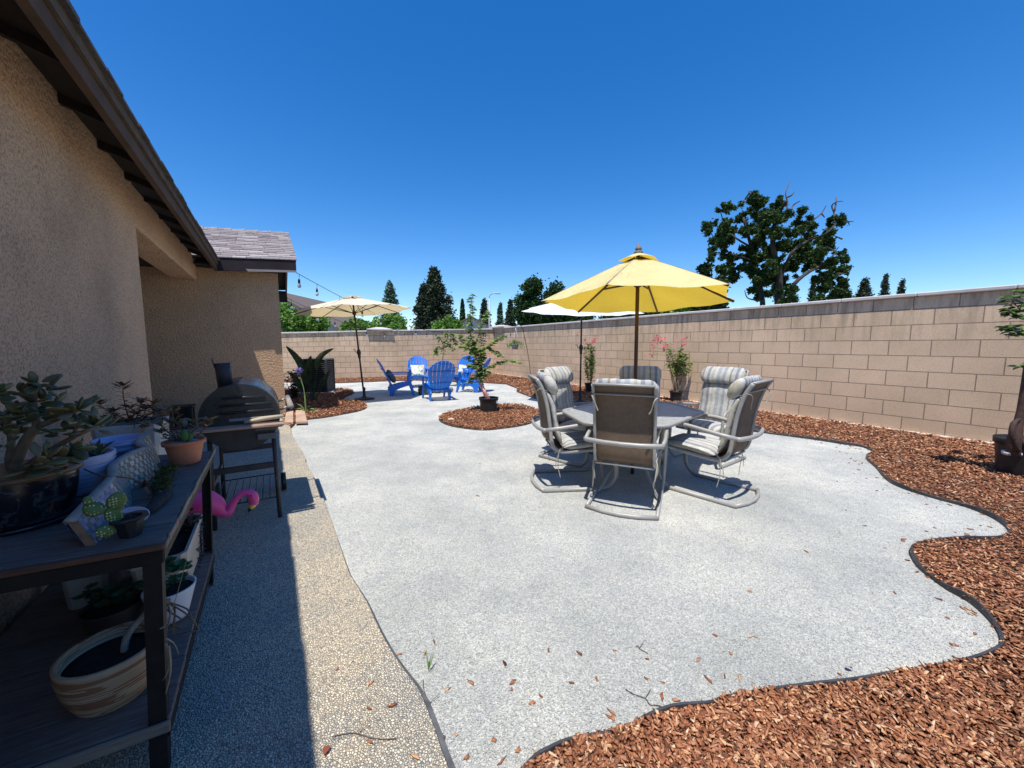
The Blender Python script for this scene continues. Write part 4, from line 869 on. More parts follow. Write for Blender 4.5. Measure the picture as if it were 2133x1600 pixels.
# ============================================================ THE PLANT STAND AND ITS POTS
def hpx(px, py, u):                    # point seen at a pixel, in the plane u = const of the house frame
    r = ray(px, py); ru = -r.x*math.sin(TH)+r.y*math.cos(TH); t = u/ru; return Vector((r.x*t, r.y*t, HC+r.z*t))
SV, SU = -.635, 2.04
stand = thing('plant_stand', 'weathered plank plant stand with black angle iron frame against the stucco wall', 'shelf', H(SV, SU, .03), TH)
stand.rotation_euler = (0, .045, TH)
sv0, sv1, su0, su1, ztp, zlo = -.30, .30, -.575, .575, .735, .175
for (x, y) in ((sv1, su0), (sv1, su1), (sv0, su0), (sv0, su1)):
    sx_, sy_ = -math.copysign(1, x), -math.copysign(1, y); mb = MB(); a = .042
    mb.box((x+sx_*a/2, y+sy_*.002, .368), (a, .004, .736)); mb.box((x+sx_*.002, y+sy_*(a/2+.002), .368), (.0038, a-.004, .7355)); mb.build('leg', IRON, stand)
for z0 in (ztp-.002, zlo):
    for y in ((su0-.004, su1+.004) if z0 > .5 else (su1+.004,)): MB().bbox((0, y, z0-.018), (sv1-sv0+.012, .006, .04), .002).build('frame_rail', IRON, stand)
    for x in (sv0-.004, sv1+.004): MB().bbox((x, 0, z0-.018), (.006, su1-su0-.004, .04), .002).build('frame_rail', IRON, stand)
random.seed(11)
for z0, nm in ((ztp, 'top_board'), (zlo, 'lower_board')):
    n = 8; wd = (su1-su0+.01)/n
    for i in range(n):
        y = su0+wd*(i+.5); dz = random.uniform(-.0015, .0015)
        MB().bbox((random.uniform(-.002, .002), y, z0+.012+dz), (sv1-sv0+.01, wd-.004, .020), .003).build(nm, SHELFW, stand)
mb = MB(); rr = random.Random(4)       # raw splintered board ends along the right side
y = su0
while y < su1:
    l = rr.uniform(.03, .09); mb.bbox((sv1+.0095+rr.uniform(-.0015, .0015), y+l/2, ztp+.010+rr.uniform(-.003, .002)), (.007, l-.004, .024+rr.uniform(-.006, .004)), .002); y += l
mb.build('splintered_edge', SHELFE, stand)
MB().bbox((0, su0-.012, ztp+.012), (sv1-sv0+.02, .012, .016), .003).build('front_edge', REDEDGE, stand)
TOPZ = lambda v: .03+ztp+.0225-.045*(v-SV); LOWZ = lambda v: .03+zlo+.0225-.045*(v-SV)
def cluster_leaf(mb, p, d, L, W, up=Vector((0, 0, 1)), fold=.15, curl=.0):      # one pointed leaf
    d = d.normalized(); s = d.cross(up); s = s.normalized() if s.length > 1e-3 else Vector((1, 0, 0)); n = s.cross(d)
    q = [p, p+d*L*.35+s*W*.5+n*fold*W, p+d*L*.75+s*W*.36+n*(fold*W-curl*L), p+d*L-n*curl*L*2, p+d*L*.75-s*W*.36+n*(fold*W-curl*L), p+d*L*.35-s*W*.5+n*fold*W, p+d*L*.55-n*curl*L*.5]
    mb.add(q, [(0, 1, 6), (1, 2, 6), (2, 3, 6), (3, 4, 6), (4, 5, 6), (5, 0, 6)], True)
def fleshy(mb, c, d, L, W, T, nrm=None):   # thick oval leaf or pad
    d = d.normalized(); up = nrm or Vector((random.uniform(-1, 1), random.uniform(-1, 1), 1.2)); s = d.cross(up).normalized(); n = s.cross(d); vs = []; K = 10
    rings = [(0, .15), (.12, .55), (.35, .95), (.62, 1), (.85, .68), (.97, .25)]
    for f, wq in rings:
        for k in range(K): a = 2*math.pi*k/K; vs.append(c+d*(L*f)+s*(math.cos(a)*W/2*wq)+n*(math.sin(a)*T/2*wq))
    m_ = len(rings); mb.add(vs, [(i*K+k, i*K+(k+1) % K, i*K+K+(k+1) % K, i*K+K+k) for i in range(m_-1) for k in range(K)]+[tuple(range(K-1, -1, -1)), tuple((m_-1)*K+k for k in range(K))], True)
def rvec(z=0, s=1): return Vector((random.gauss(0, s), random.gauss(0, s), random.gauss(z, s)))
def pot(name, label, cat, loc, r0, r1, h, mat, rim=.006, ribs=0, soil=.85, rz=TH, sx=1, sy=1, seg=36, bulge=0, liprim=0, tilt=None, soilmat=None):
    t = thing(name, label, cat, loc, rz)
    if tilt: t.rotation_euler = (tilt[0], tilt[1], rz)
    pr = [(0.001, 0), (r0*.97, 0), (r0, .004)]; K = 22
    for i in range(1, K+1):
        f = i/K; r = r0+(r1-r0)*f+bulge*math.sin(math.pi*min(1, f))*r1
        if ribs: r += .0035*math.sin(f*ribs*2*math.pi)
        pr.append((r, h*f))
    if liprim: pr = [p for p in pr if p[1] < h*.84]+[(r1*.99, h*.84), (r1+liprim, h*.845), (r1+liprim*1.15, h*.99), (r1+liprim, h)]
    rt = pr[-1][0]; pr += [(rt-rim, h+.001), (rt-rim*1.4, h*.97), (rt-rim*1.7, h*soil-.012)]
    MB().lathe(pr, seg, (0, 0, 0), sx, sy).build('pot_body', mat, t)
    mb = MB(); rs = rt-rim*1.5; mb.lathe([(rs, h*soil-.006), (rs*.6, h*soil+.004), (rs*.3, h*soil+.001), (.001, h*soil+.006)], 24, (0, 0, 0), sx, sy, True, lambda a, i, z: 1+(.04*math.sin(a*5+i) if i else 0)); mb.build('soil', soilmat or SOIL, t)
    return t
# jade plant in a dark glazed pot
def patterned():
    m, nt, p, new, link = newmat('dark patterned glaze'); co = objco(nt); n = noise(nt, co, 17, 3, .6, 1.5); r = ramp(nt, n.outputs[0], [(.55, (.010, .011, .016)), (.60, (.03, .034, .04)), (.65, (.065, .065, .06)), (.69, (.015, .016, .02))]); link(r.outputs[0], p.inputs['Base Color']); p.inputs['Roughness'].default_value = .22; return m
jp = pot('jade_plant', 'large jade plant with a thick branching stem in a dark patterned glazed pot', 'potted plant', H(-.70, 1.83, TOPZ(-.7)), .105, .135, .165, patterned(), rim=.012, soil=.9, bulge=.06)
MB().lathe([(.137, .150), (.146, .153), (.147, .166), (.138, .170), (.126, .168)], 36).build('pot_rim', M('ochre glazed rim', (.16, .095, .045), (.09, .05, .025), 10, .4), jp)
MB().lathe([(.001, -.0), (.13, .0005), (.14, .012), (.135, .016), (.11, .006)], 30).build('saucer', POT3, jp)
random.seed(21); Minv = (Matrix.Translation(jp.location) @ Matrix.Rotation(TH, 4, 'Z')).inverted()
def JP(px, py, dy=0): return Minv @ dp(px, py, 1.20+dy)
br = [([JP(28, 1005), JP(30, 975), JP(40, 945), JP(62, 905), JP(80, 888)], .017, .012), ([JP(80, 888), JP(105, 878), JP(135, 866), JP(160, 855)], .010, .006), ([JP(78, 890), JP(72, 860), JP(70, 830), JP(76, 800)], .011, .006),
      ([JP(34, 990), JP(70, 960), JP(110, 935), JP(150, 912), JP(190, 893), JP(210, 885, .08)], .011, .005), ([JP(28, 1000), JP(20, 960), JP(24, 915), JP(10, 870)], .012, .007), ([JP(24, 915), JP(40, 880, .04), JP(42, 860, .05)], .008, .005),
      ([JP(150, 912), JP(160, 890), JP(168, 875)], .006, .004), ([JP(35, 985, -.03), JP(60, 975, -.06), JP(85, 965, -.1)], .009, .005), ([JP(10, 870), JP(-15, 850), JP(-30, 830)], .008, .005)]
trunkmesh(br, M('jade stem', (.20, .15, .10), (.11, .08, .05), 30, .8, .003, 60), jp, 'stem')
mb = MB()
for px, py, n, dy, sp in [(76, 800, 9, 0, 24), (95, 815, 6, 0, 20), (70, 840, 8, 0, 26), (60, 865, 6, 0, 22), (100, 850, 8, .02, 24), (80, 870, 5, -.02, 18), (160, 855, 7, 0, 20), (140, 866, 6, 0, 20), (178, 848, 5, .03, 18), (190, 893, 8, .02, 22), (205, 880, 7, .06, 22), (165, 880, 5, 0, 16), (140, 895, 4, .0, 14), (120, 905, 4, 0, 14), (10, 870, 8, 0, 26), (0, 900, 8, 0, 28), (15, 890, 5, .0, 20), (35, 870, 6, .04, 22), (42, 905, 5, .03, 20), (30, 850, 5, .05, 20), (85, 965, 5, -.1, 22), (100, 955, 6, -.05, 22), (130, 958, 4, -.02, 16), (60, 980, 4, -.08, 18), (150, 935, 4, 0, 14), (110, 975, 4, -.06, 16), (-25, 830, 6, 0, 24), (5, 930, 5, -.05, 22), (215, 890, 5, .08, 16), (50, 820, 5, 0, 22)]:
    c = JP(px, py, dy)
    for k in range(n):
        d = Vector((random.uniform(-1, 1), random.uniform(-1, 1), random.uniform(-.35, .8))).normalized(); L = random.uniform(.034, .058)
        fleshy(mb, c+d*random.uniform(.0, .02)*sp/20, d, L, L*.52, .010)
mb.build('leaves', JADE, jp)
MB().bbox((0, su0-.010, zlo+.006), (sv1-sv0+.02, .014, .034), .003).build('lower_front_edge', woodmat('grey tan board edge', (.26, .22, .17), (.15, .12, .09), (1.2, 14, 12)), stand)
# white ribbed bowl planter
wb = pot('bowl_planter', 'pale blue white ribbed bowl planter with a small dark succulent, beside the jade pot', 'planter', H(-.655, 2.10, TOPZ(-.655)), .080, .115, .145, LAV, rim=.008, ribs=9, soil=.9, bulge=.05)
random.seed(5); mb = MB()
for cx, cy, n in ((.01, .0, 12), (.05, .03, 9), (.07, -.02, 7), (-.02, .05, 8)):
    for k in range(n): d = Vector((random.uniform(-1, 1), random.uniform(-1, 1), random.uniform(.5, 1.6))).normalized(); cluster_leaf(mb, Vector((cx, cy, .128)), d, random.uniform(.04, .09), .016)
mb.build('leaves', leafmat('dark aloe leaf', [(.03, .05, .02), (.06, .08, .03), (.22, .24, .09)], .1, .4, .4, 8), wb)
bb = pot('bowl_planter', 'lavender blue ribbed bowl standing empty between the white bowl and the square planter', 'bowl', H(-.62, 2.49, TOPZ(-.62)), .060, .100, .125, M('lavender glaze', (.40, .43, .66), (.33, .36, .58), 4, .35), rim=.009, ribs=5, soil=.55, bulge=.04)
# tall square planter with sedum behind the stand
def sqpot(name, label, cat, loc, w0, w1, l0, l1, h, mat, rz=TH, wall=.012, soil=.9, lip=.008, tilt=None):
    t = thing(name, label, cat, loc, rz)
    if tilt: t.rotation_euler = (tilt[0], tilt[1], rz)
    def rg(w_, l_, z, c=.02): a, b = w_/2, l_/2; return [Vector(p) for p in ((-a+c, -b, z), (a-c, -b, z), (a, -b+c, z), (a, b-c, z), (a-c, b, z), (-a+c, b, z), (-a, b-c, z), (-a, -b+c, z))]
    hl = h*.86; wl, ll = w0+(w1-w0)*.86, l0+(l1-l0)*.86
    R_ = [rg(w0, l0, 0), rg(wl, ll, hl), rg(wl+lip*2, ll+lip*2, hl+.003), rg(w1+lip*2, l1+lip*2, h), rg(w1-wall, l1-wall, h), rg(w1-wall*1.6, l1-wall*1.6, h*soil-.01)]
    mb = MB(); mb.add([p for r in R_ for p in r], [(i*8+k, i*8+(k+1) % 8, i*8+8+(k+1) % 8, i*8+8+k) for i in range(5) for k in range(8)]+[tuple(range(7, -1, -1))]); mb.build('pot_body', mat, t, bevel=.002)
    mb = MB(); mb.add(rg(w1-wall*1.8, l1-wall*1.8, h*soil)+[Vector((0, 0, h*soil+.012))], [(k, (k+1) % 8, 8) for k in range(8)], True); mb.build('soil', SOIL, t); return t
PWH = M('off white resin planter', (.48, .46, .43), (.40, .38, .35), 6, .55, .001, 50)
sq = sqpot('tall_planter', 'tall off white square planter with rusty tipped sedum behind the stand', 'planter', H(-.66, 2.88, .03), .17, .25, .17, .25, .90, PWH)
random.seed(31)
SED = leafmat('rusty sedum leaf', [(.10, .09, .04), (.22, .09, .05), (.30, .12, .06), (.12, .12, .06), (.34, .17, .09)], .15, .5, .3, 6)
def sedum(parent, stems, mat, lf=.020, name='sedum'):
    st = MB(); mb = MB()
    for pts in stems:
        c = catmull(pts, 6); st.tube(c, [.0032-.0018*i/len(c) for i in range(len(c))], 5)
        for i, p in enumerate(c):
            f = i/len(c)
            for k in range(2 if f < .75 else 5):
                a = random.uniform(0, 6.28); tz = .5 if f > .75 else .15; d = Vector((math.cos(a), math.sin(a), tz)); cluster_leaf(mb, p, d, lf*(1.2 if f > .75 else .8)*random.uniform(.7, 1.2), lf*.32)
    st.build('stems', M('reddish stem', (.16, .08, .05), None, 20, .7), parent); mb.build('leaves', mat, parent)
Mi = (Matrix.Translation(sq.location) @ Matrix.Rotation(TH, 4, 'Z')).inverted(); SQ = lambda px, py, d=0: Mi @ dp(px, py, 2.13+d)
sedum(sq, [[SQ(270, 878), SQ(262, 850), SQ(257, 825), SQ(256, 803)], [SQ(280, 878), SQ(290, 855), SQ(296, 836)], [SQ(262, 876, .05), SQ(240, 862), SQ(215, 850), SQ(208, 838)], [SQ(295, 876), SQ(312, 862), SQ(335, 856)], [SQ(250, 878), SQ(235, 868, -.05), SQ(225, 872, -.1)], [SQ(300, 880), SQ(318, 868), SQ(318, 850), SQ(322, 838)], [SQ(285, 880, -.08), SQ(295, 890, -.14), SQ(310, 888, -.16)], [SQ(275, 876, .04), SQ(278, 860, .04), SQ(270, 848, .04)], [SQ(305, 878, .05), SQ(325, 870), SQ(345, 866)], [SQ(290, 872), SQ(300, 862), SQ(305, 850)], [SQ(240, 880), SQ(232, 866), SQ(240, 856)], [SQ(265, 880), SQ(272, 868), SQ(285, 862)]], SED, .044)
mb = MB()
for x0 in (256, 278, 298):
    for k in range(26):
        p = SQ(x0+random.uniform(-3, 3), 880+k*1.5, -.13); fleshy(mb, p, rvec(-.3, .6), .009, .006, .005)
mb.build('trailing_beads', leafmat('blue green bead leaf', [(.12, .17, .13), (.16, .22, .16)], .1, .5, .3), sq)
# terracotta pot
tc = pot('terracotta_pot', 'small terracotta pot with a thin leaved succulent at the far right corner of the stand', 'potted plant', H(-.375, 2.40, TOPZ(-.375)), .055, .078, .115, TERRA, rim=.007, soil=.93, liprim=.006, soilmat=M('pale gravel top dressing', (.42, .44, .50), (.2, .21, .26), 70, .8, .01, 90))
Mi2 = (Matrix.Translation(tc.location) @ Matrix.Rotation(TH, 4, 'Z')).inverted(); TC_ = lambda px, py, d=0: Mi2 @ dp(px, py, 1.84+d)
sedum(tc, [[TC_(380, 918), TC_(400, 900), TC_(425, 882), TC_(442, 874)], [TC_(385, 918), TC_(410, 908), TC_(432, 886)], [TC_(370, 918), TC_(355, 890), TC_(372, 862), TC_(350, 858)], [TC_(368, 918), TC_(350, 900), TC_(335, 885)], [TC_(375, 918), TC_(365, 895), TC_(345, 875)], [TC_(365, 918, -.04), TC_(345, 912, -.06), TC_(335, 900)], [TC_(380, 918), TC_(378, 895), TC_(366, 880)], [TC_(384, 918), TC_(398, 890), TC_(405, 878)]], leafmat('olive sedum leaf', [(.13, .14, .07), (.20, .17, .08), (.34, .20, .08), (.10, .12, .06)], .15, .5, .3, 6), .036)
mb = MB(); fleshy(mb, TC_(384, 920, -.05), Vector((.05, 0, 1)), .062, .032, .012, Vector((0, -1, .2))); fleshy(mb, TC_(392, 920, -.04), Vector((.3, 0, 1)), .045, .026, .010, Vector((0, -1, .2))); mb.build('green_pad', leafmat('green pad', [(.05, .13, .04)], .05, .45), tc)
# wavy mosaic planter wall
def mosaic():
    m, nt, p, new, link = newmat('mosaic tile'); uv = new('ShaderNodeTexCoord').outputs['UV']; co = objco(nt)
    n = noise(nt, co, 25, 3); wv = mixc(nt, uv, n.outputs['Color'], .035); b = new('ShaderNodeTexBrick'); link(wv, b.inputs[0]); b.inputs['Scale'].default_value = 1; b.inputs['Brick Width'].default_value = .030; b.inputs['Row Height'].default_value = .165; b.inputs['Mortar Size'].default_value = .007; b.inputs['Bias'].default_value = 0
    b.inputs['Color1'].default_value = (.58, .53, .42, 1); b.inputs['Color2'].default_value = (.36, .34, .24, 1); b.inputs['Mortar'].default_value = (.17, .15, .13, 1)
    sx = new('ShaderNodeSeparateXYZ'); link(uv, sx.inputs[0]); ad = new('ShaderNodeMath'); ad.operation = 'ADD'; n2 = noise(nt, co, 12, 2); link(sx.outputs[0], ad.inputs[0]); link(n2.outputs[0], ad.inputs[1])
    r = ramp(nt, ad.outputs[0], [(.0, (1, 1, 1)), (.67, (1, 1, 1)), (.71, (0, 0, 0))]); c = mixc(nt, b.outputs[0], (.30, .50, .85), r.outputs[0], 'MULTIPLY')
    c = mixc(nt, b.outputs[0], c, r.outputs[0]); r2 = ramp(nt, ad.outputs[0], [(.56, (0, 0, 0)), (.60, (1, 1, 1)), (.70, (1, 1, 1)), (.72, (0, 0, 0))]); c = mixc(nt, c, (.05, .15, .42), mixc(nt, (0, 0, 0), r2.outputs[0], .5)); link(c, p.inputs['Base Color']); p.inputs['Roughness'].default_value = .3
    link(bump(nt, b.outputs['Fac'], -.003), p.inputs['Normal']); return m
mo = thing('mosaic_planter', 'wavy ceramic planter front of cream and blue mosaic tiles running along the stand', 'planter', H(-.45, 1.95, TOPZ(-.45)), TH)
bp = [(-.005, -.42, .080), (.01, -.30, .105), (.01, -.15, .115), (-.02, 0, .100), (-.04, .10, .110), (-.01, .22, .125), (.0, .34, .115), (-.04, .44, .120), (-.03, .52, .150)]
cv = catmull([Vector(p) for p in bp], 6); m_ = len(cv); mb = MB(); vs = []; LE = -.035
for i, p in enumerate(cv): vs += [(p.x, p.y, 0), (p.x+LE, p.y, p.z), (p.x+LE-.022, p.y, p.z-.001), (p.x-.022, p.y, 0)]
fs = []; uvs = []
for i in range(m_-1):
    f0, f1 = i/(m_-1), (i+1)/(m_-1)
    for k in range(4): fs.append((i*4+k, i*4+(k+1) % 4, i*4+4+(k+1) % 4, i*4+4+k)); uvs += [(f0, k % 2), (f0, (k+1) % 2), (f1, (k+1) % 2), (f1, k % 2)]
mb.add(vs, fs); mb.uv = uvs; mb.build('tile_face', mosaic(), mo)
CER = M('weathered grey ceramic', (.34, .31, .27), (.22, .20, .17), 14, .6, .002, 60)
MB().tube([(p.x+LE-.010, p.y, p.z) for p in cv], .014, 8, flat=.55).build('rim', CER, mo)
MB().prism([(-.022, -.424), (-.002, -.425), (-.002, -.419), (-.022, -.418)], 0, .076, Matrix(((1, 0, -.38), (0, 1, 0), (0, 0, 1)))).build('end_post', M('flaking brown end', (.28, .17, .10), (.14, .09, .06), 30, .8, .002, 80), mo)
mb = MB(); random.seed(9)
for k in range(16): d = Vector((random.uniform(-.5, 1), random.uniform(-1, 1), random.uniform(-.6, .7))).normalized(); cluster_leaf(mb, Vector((.03, -.06, .06)), d, random.uniform(.025, .05), .012)
mb.tube(catmull([Vector((-.12, -.05, .14)), Vector((-.06, -.13, .13)), Vector((.0, -.10, .10)), Vector((.03, -.06, .06))], 5), .0025, 5); mb.build('dried_rosette', leafmat('brown rosette', [(.14, .06, .04), (.22, .10, .05), (.12, .10, .05)], .1, .5, .3), mo)
# moss log
ml = MB(); c = catmull([Vector((.0, -.26, .012)), Vector((.01, -.12, .018)), Vector((-.015, .02, .02)), Vector((-.03, .14, .02)), Vector((-.02, .24, .014))], 6); ml.tube(c, [.014+.018*math.sin(math.pi*i/(len(c)-1)) for i in range(len(c))], 10, flat=.6)
lg = ml.build('moss_log', M('dark bark slab', (.05, .042, .033), (.025, .02, .018), 25, .95, .006, 60), None, H(-.375, 1.97, TOPZ(-.37)+.002), TH); tag(lg, 'flat dark wood slab covered in dry moss in front of the mosaic planter', 'wood')
MOS = leafmat('moss', [(.07, .075, .02), (.12, .11, .035), (.05, .05, .02)], .1, .9, .1, 30); P = []
for k in range(1500): i = random.randrange(len(c)//3, len(c)); q = c[i]; P.append((q.x+random.gauss(0, .013), q.y+random.gauss(0, .02), q.z+.014+random.random()*.012))
leafcards('moss', np.array(P), .007, MOS, lg)
# cactus in nursery pot, shell
cp = sqpot('cactus_pot', 'prickly pear cactus in a tiny black pot beside the mosaic planter', 'potted plant', H(-.385, 1.555, TOPZ(-.39)), .05, .07, .05, .07, .06, BLK, rz=TH+.3)
def cactmat():
    m, nt, p, new, link = newmat('spotted cactus skin'); co = objco(nt); v = new('ShaderNodeTexVoronoi'); v.inputs['Scale'].default_value = 130; v.inputs['Randomness'].default_value = .25; link(co, v.inputs[0]); r = ramp(nt, v.outputs[0], [(.2, (.62, .58, .30)), (.32, (.07, .14, .03))]); link(r.outputs[0], p.inputs['Base Color']); p.inputs['Roughness'].default_value = .6; return m
mb = MB(); V_ = Vector; fr = V_((.2, -1, .25))
for (a, d, L, W) in (((-.02, 0, .045), (-.35, 0, 1), .06, .042), ((-.045, 0, .09), (-.9, .1, .6), .055, .042), ((-.03, 0, .085), (.25, 0, 1), .06, .046), ((-.075, 0, .12), (-.2, 0, 1), .028, .022), ((-.03, -.02, .03), (-.8, -.3, .45), .05, .038)): fleshy(mb, V_(a), V_(d), L, W, .012, fr)
mb.build('cactus_pads', cactmat(), cp)
sh = MB(); sh.lathe([(.0, .006), (.015, .008), (.028, .018), (.034, .03), (.036, .031), (.033, .018), (.02, .002), (0, 0)], 24, sx=1.1, sy=.8); so = sh.build('shell', M('pearly shell', (.50, .56, .74), (.62, .55, .48), 12, .15, spec=.7), None, H(-.40, 1.66, TOPZ(-.4)+.012), TH); so.rotation_euler = (R(42), R(10), TH); tag(so, 'open pearly sea shell propped beside the cactus pot', 'shell')
# ---- lower shelf
cpl = sqpot('window_box', 'cream plastic window box with dark soil on the lower shelf, behind the right leg', 'planter', H(-.455, 2.36, LOWZ(-.455)), .15, .185, .44, .48, .225, CREAM, soil=.85)
random.seed(14); mb = MB()
for k in range(60): d = Vector((random.uniform(-1, 1), random.uniform(-1, 1), random.uniform(-.2, 1))).normalized(); cluster_leaf(mb, Vector((.06, .10, .23))+rvec(0, .02), d, random.uniform(.02, .045), .018)
for k in range(40): cluster_leaf(mb, Vector((.105, .02+random.uniform(-.1, .1), .21-random.random()*.14)), Vector((1, random.uniform(-1, 1), random.uniform(-1, .5))), .018, .013)
mb.build('dark_foliage', leafmat('dark purple foliage', [(.05, .025, .03), (.09, .05, .04), (.25, .18, .17)], .1, .6, .2, 10), cpl)
sqpot('window_box', 'greige window box at the back of the lower shelf against the wall', 'planter', H(-.72, 2.40, LOWZ(-.72)), .13, .15, .24, .27, .20, M('greige plastic', (.36, .32, .27), (.3, .27, .23), 5, .5), soil=.85)
wp = pot('succulent_pot', 'white pot overflowing with green rosettes on the lower shelf beside the front leg', 'potted plant', H(-.405, 2.03, LOWZ(-.405)), .052, .088, .135, WHT, rim=.006, soil=.9)
mb = MB(); random.seed(3)
for k in range(70):
    a = random.uniform(0, 6.28); r = random.uniform(0, .085); c = Vector((math.cos(a)*r, math.sin(a)*r, .145+.10*(1-(r/.1)**2)*random.uniform(.5, 1)))
    for q in range(9): b_ = q*2.4+a; cluster_leaf(mb, c, Vector((math.cos(b_), math.sin(b_), .55)), .026*random.uniform(.7, 1.1), .015)
mb.build('rosettes', leafmat('green rosette', [(.05, .13, .05), (.08, .19, .07), (.12, .25, .10)], .15, .45, .35, 12), wp)
dk = pot('succulent_pot', 'shallow dark pot of low dark rosettes in the shade behind the striped pot', 'potted plant', H(-.585, 2.06, LOWZ(-.585)), .07, .095, .10, M('dark brown pot', (.05, .04, .035), None, 9, .6), rim=.006, soil=.9)
mb = MB()
for k in range(34):
    a = random.uniform(0, 6.28); r = random.uniform(0, .11); c = Vector((math.cos(a)*r, math.sin(a)*r, .10+random.random()*.07))
    for q in range(8): b_ = q*2.4+a; cluster_leaf(mb, c, Vector((math.cos(b_), math.sin(b_), .5)), .032*random.uniform(.7, 1.1), .016)
mb.build('rosettes', leafmat('dark green rosette', [(.02, .05, .02), (.04, .09, .03), (.09, .06, .05)], .1, .5, .3, 12), dk)
def stripedpot():
    m, nt, p, new, link = newmat('striped stoneware'); co = objco(nt); n = noise(nt, co, 6, 3); mp = new('ShaderNodeMapping'); mp.inputs['Scale'].default_value = (.8, .8, 20); link(co, mp.inputs[0]); wv = mixc(nt, mp.outputs[0], n.outputs['Color'], .22)
    n2 = noise(nt, wv, 2.4, 2, .4); r = ramp(nt, n2.outputs[0], [(0, (.42, .31, .19)), (.40, (.38, .26, .15)), (.46, (.24, .11, .055)), (.52, (.44, .33, .20)), (.57, (.26, .12, .06)), (.61, (.46, .36, .23)), (.66, (.28, .14, .07))]); r.color_ramp.interpolation = 'CONSTANT'; link(r.outputs[0], p.inputs['Base Color']); p.inputs['Roughness'].default_value = .7; return m
sp_ = pot('striped_pot', 'tan and brown striped pot with a pale gnarled root on the lower shelf', 'potted plant', H(-.485, 1.655, LOWZ(-.485)), .085, .125, .165, stripedpot(), rim=.010, soil=.82, bulge=.09)
MB().tube(catmull([Vector((.03, .0, .13)), Vector((.035, .02, .17)), Vector((.06, .05, .20)), Vector((.10, .06, .235)), Vector((.14, .07, .23))], 6), [.010]*12+[.009]*13, 8).build('gnarled_root', M('pale gnarled root', (.34, .30, .22), (.17, .14, .10), 30, .9, .006, 70), sp_)
mb = MB(); random.seed(8)
for k in range(9):
    a = Vector((.13, .07, .23)); e = a+Vector((random.uniform(-.05, .09), random.uniform(-.08, .06), random.uniform(-.16, -.02))); mb.tube(catmull([a, (a+e)/2+rvec(0, .015), e], 4), .0028, 5)
    cluster_leaf(mb, e, rvec(-.6, .6), .05, .012)
mb.build('withered_leaves', leafmat('withered leaf', [(.22, .18, .12), (.15, .12, .08), (.30, .25, .17)], .2, .8, .1, 10), sp_)
vv = [[(333, 1310), (345, 1300), (365, 1250), (390, 1160)], [(345, 1340), (352, 1390), (330, 1430), (307, 1446)], [(352, 1345), (355, 1400), (340, 1460), (322, 1492)], [(345, 1330), (362, 1340), (372, 1362)]]
vines = thing('dried_vine', 'long dry strappy leaves hanging over the front leg of the plant stand', 'dried plant', H(-.31, 1.46, .35), 0)
for q in vv: MB().tube(catmull([dp(x, y, 1.055+.01*i)-vines.location for i, (x, y) in enumerate(q)], 5), [.0045-.0002*i for i in range(16)], 5, flat=.4).build('dry_leaf', M('straw leaf', (.32, .27, .18), (.2, .17, .11), 30, .9), vines)
# flamingo
FU = 2.98; fo = hpx(440, 1050, FU); fl = thing('flamingo', 'pink plastic lawn flamingo with a curved neck and yellow beak behind the plant stand', 'flamingo', (fo.x, fo.y, .03))
F_ = lambda px, py, d=0: hpx(px, py, FU+d)-Vector((fo.x, fo.y, .03))
bd = [F_(352, 1062), F_(368, 1052), F_(395, 1046), F_(425, 1047), F_(448, 1054), F_(462, 1066), F_(474, 1067), F_(481, 1057), F_(489, 1043), F_(501, 1030), F_(514, 1026), F_(525, 1031), F_(529, 1041), F_(528, 1049)]
rd = [.008, .045, .070, .080, .060, .034, .030, .024, .021, .020, .022, .029, .030, .022]
cc = catmull(bd, 4); ri = [rd[min(i//4, 12)]*(1-(i % 4)/4)+rd[min(i//4+1, 13)]*((i % 4)/4) for i in range(len(cc))]
fb = MB().tube(cc, ri, 16).build('body', PINK, fl)
MB().tube([F_(528, 1048), F_(526, 1054), F_(522, 1059)], [.022, .019, .013], 12).build('beak', YEL, fl); MB().tube([F_(522, 1059), F_(520, 1063), F_(517, 1067)], [.0135, .010, .003], 10).build('beak_tip', BLK, fl)
MB().tube([F_(523, 1033, -.03), F_(523, 1033, -.034)], .004, 8).build('eye', BLK, fl)
for dx in (-12, 10): MB().tube([F_(425+dx, 1068), Vector((F_(425+dx, 1068).x, F_(425+dx, 1068).y, 0))], .004, 6).build('leg_stake', IRON, fl)
# ---- barrel barbecue
gr = thing('barrel_grill', 'black barrel barbecue with chimney and slatted wooden front rail beside the plant stand', 'barbecue', H(-.20, 3.70, .03), TH)
rB = .245; zc = .80
Y_ = Matrix(((1, 0, 0), (0, 0, 1), (0, 1, 0)))
def cap_ring(z0, z1, a0, a1, r=rB, n=26): 
    mb = MB(); vs = []
    prof = [(-.36, r*.985), (-.345, r), (.345, r), (.36, r*.985)]
    for y, rr_ in prof:
        for k in range(n+1): a = a0+(a1-a0)*k/n; vs.append((math.cos(a)*rr_, y, zc+math.sin(a)*rr_))
    mb.add(vs, [(i*(n+1)+k, (i+1)*(n+1)+k, (i+1)*(n+1)+k+1, i*(n+1)+k+1) for i in range(3) for k in range(n)], True)
    return mb, vs, n
mb, vs, n = cap_ring(0, 0, R(-4), R(184)); mb.add([vs[k] for k in range(n+1)], [tuple(range(n, -1, -1))]); mb.add([vs[3*(n+1)+k] for k in range(n+1)], [tuple(range(n+1))]); lid = mb.build('lid', GRILLB, gr)
mb, vs, n = cap_ring(0, 0, R(-176), R(-4), rB*.985); mb.add([vs[k] for k in range(n+1)], [tuple(range(n, -1, -1))]); mb.add([vs[3*(n+1)+k] for k in range(n+1)], [tuple(range(n+1))]); mb.build('firebox', GRILLF, gr)
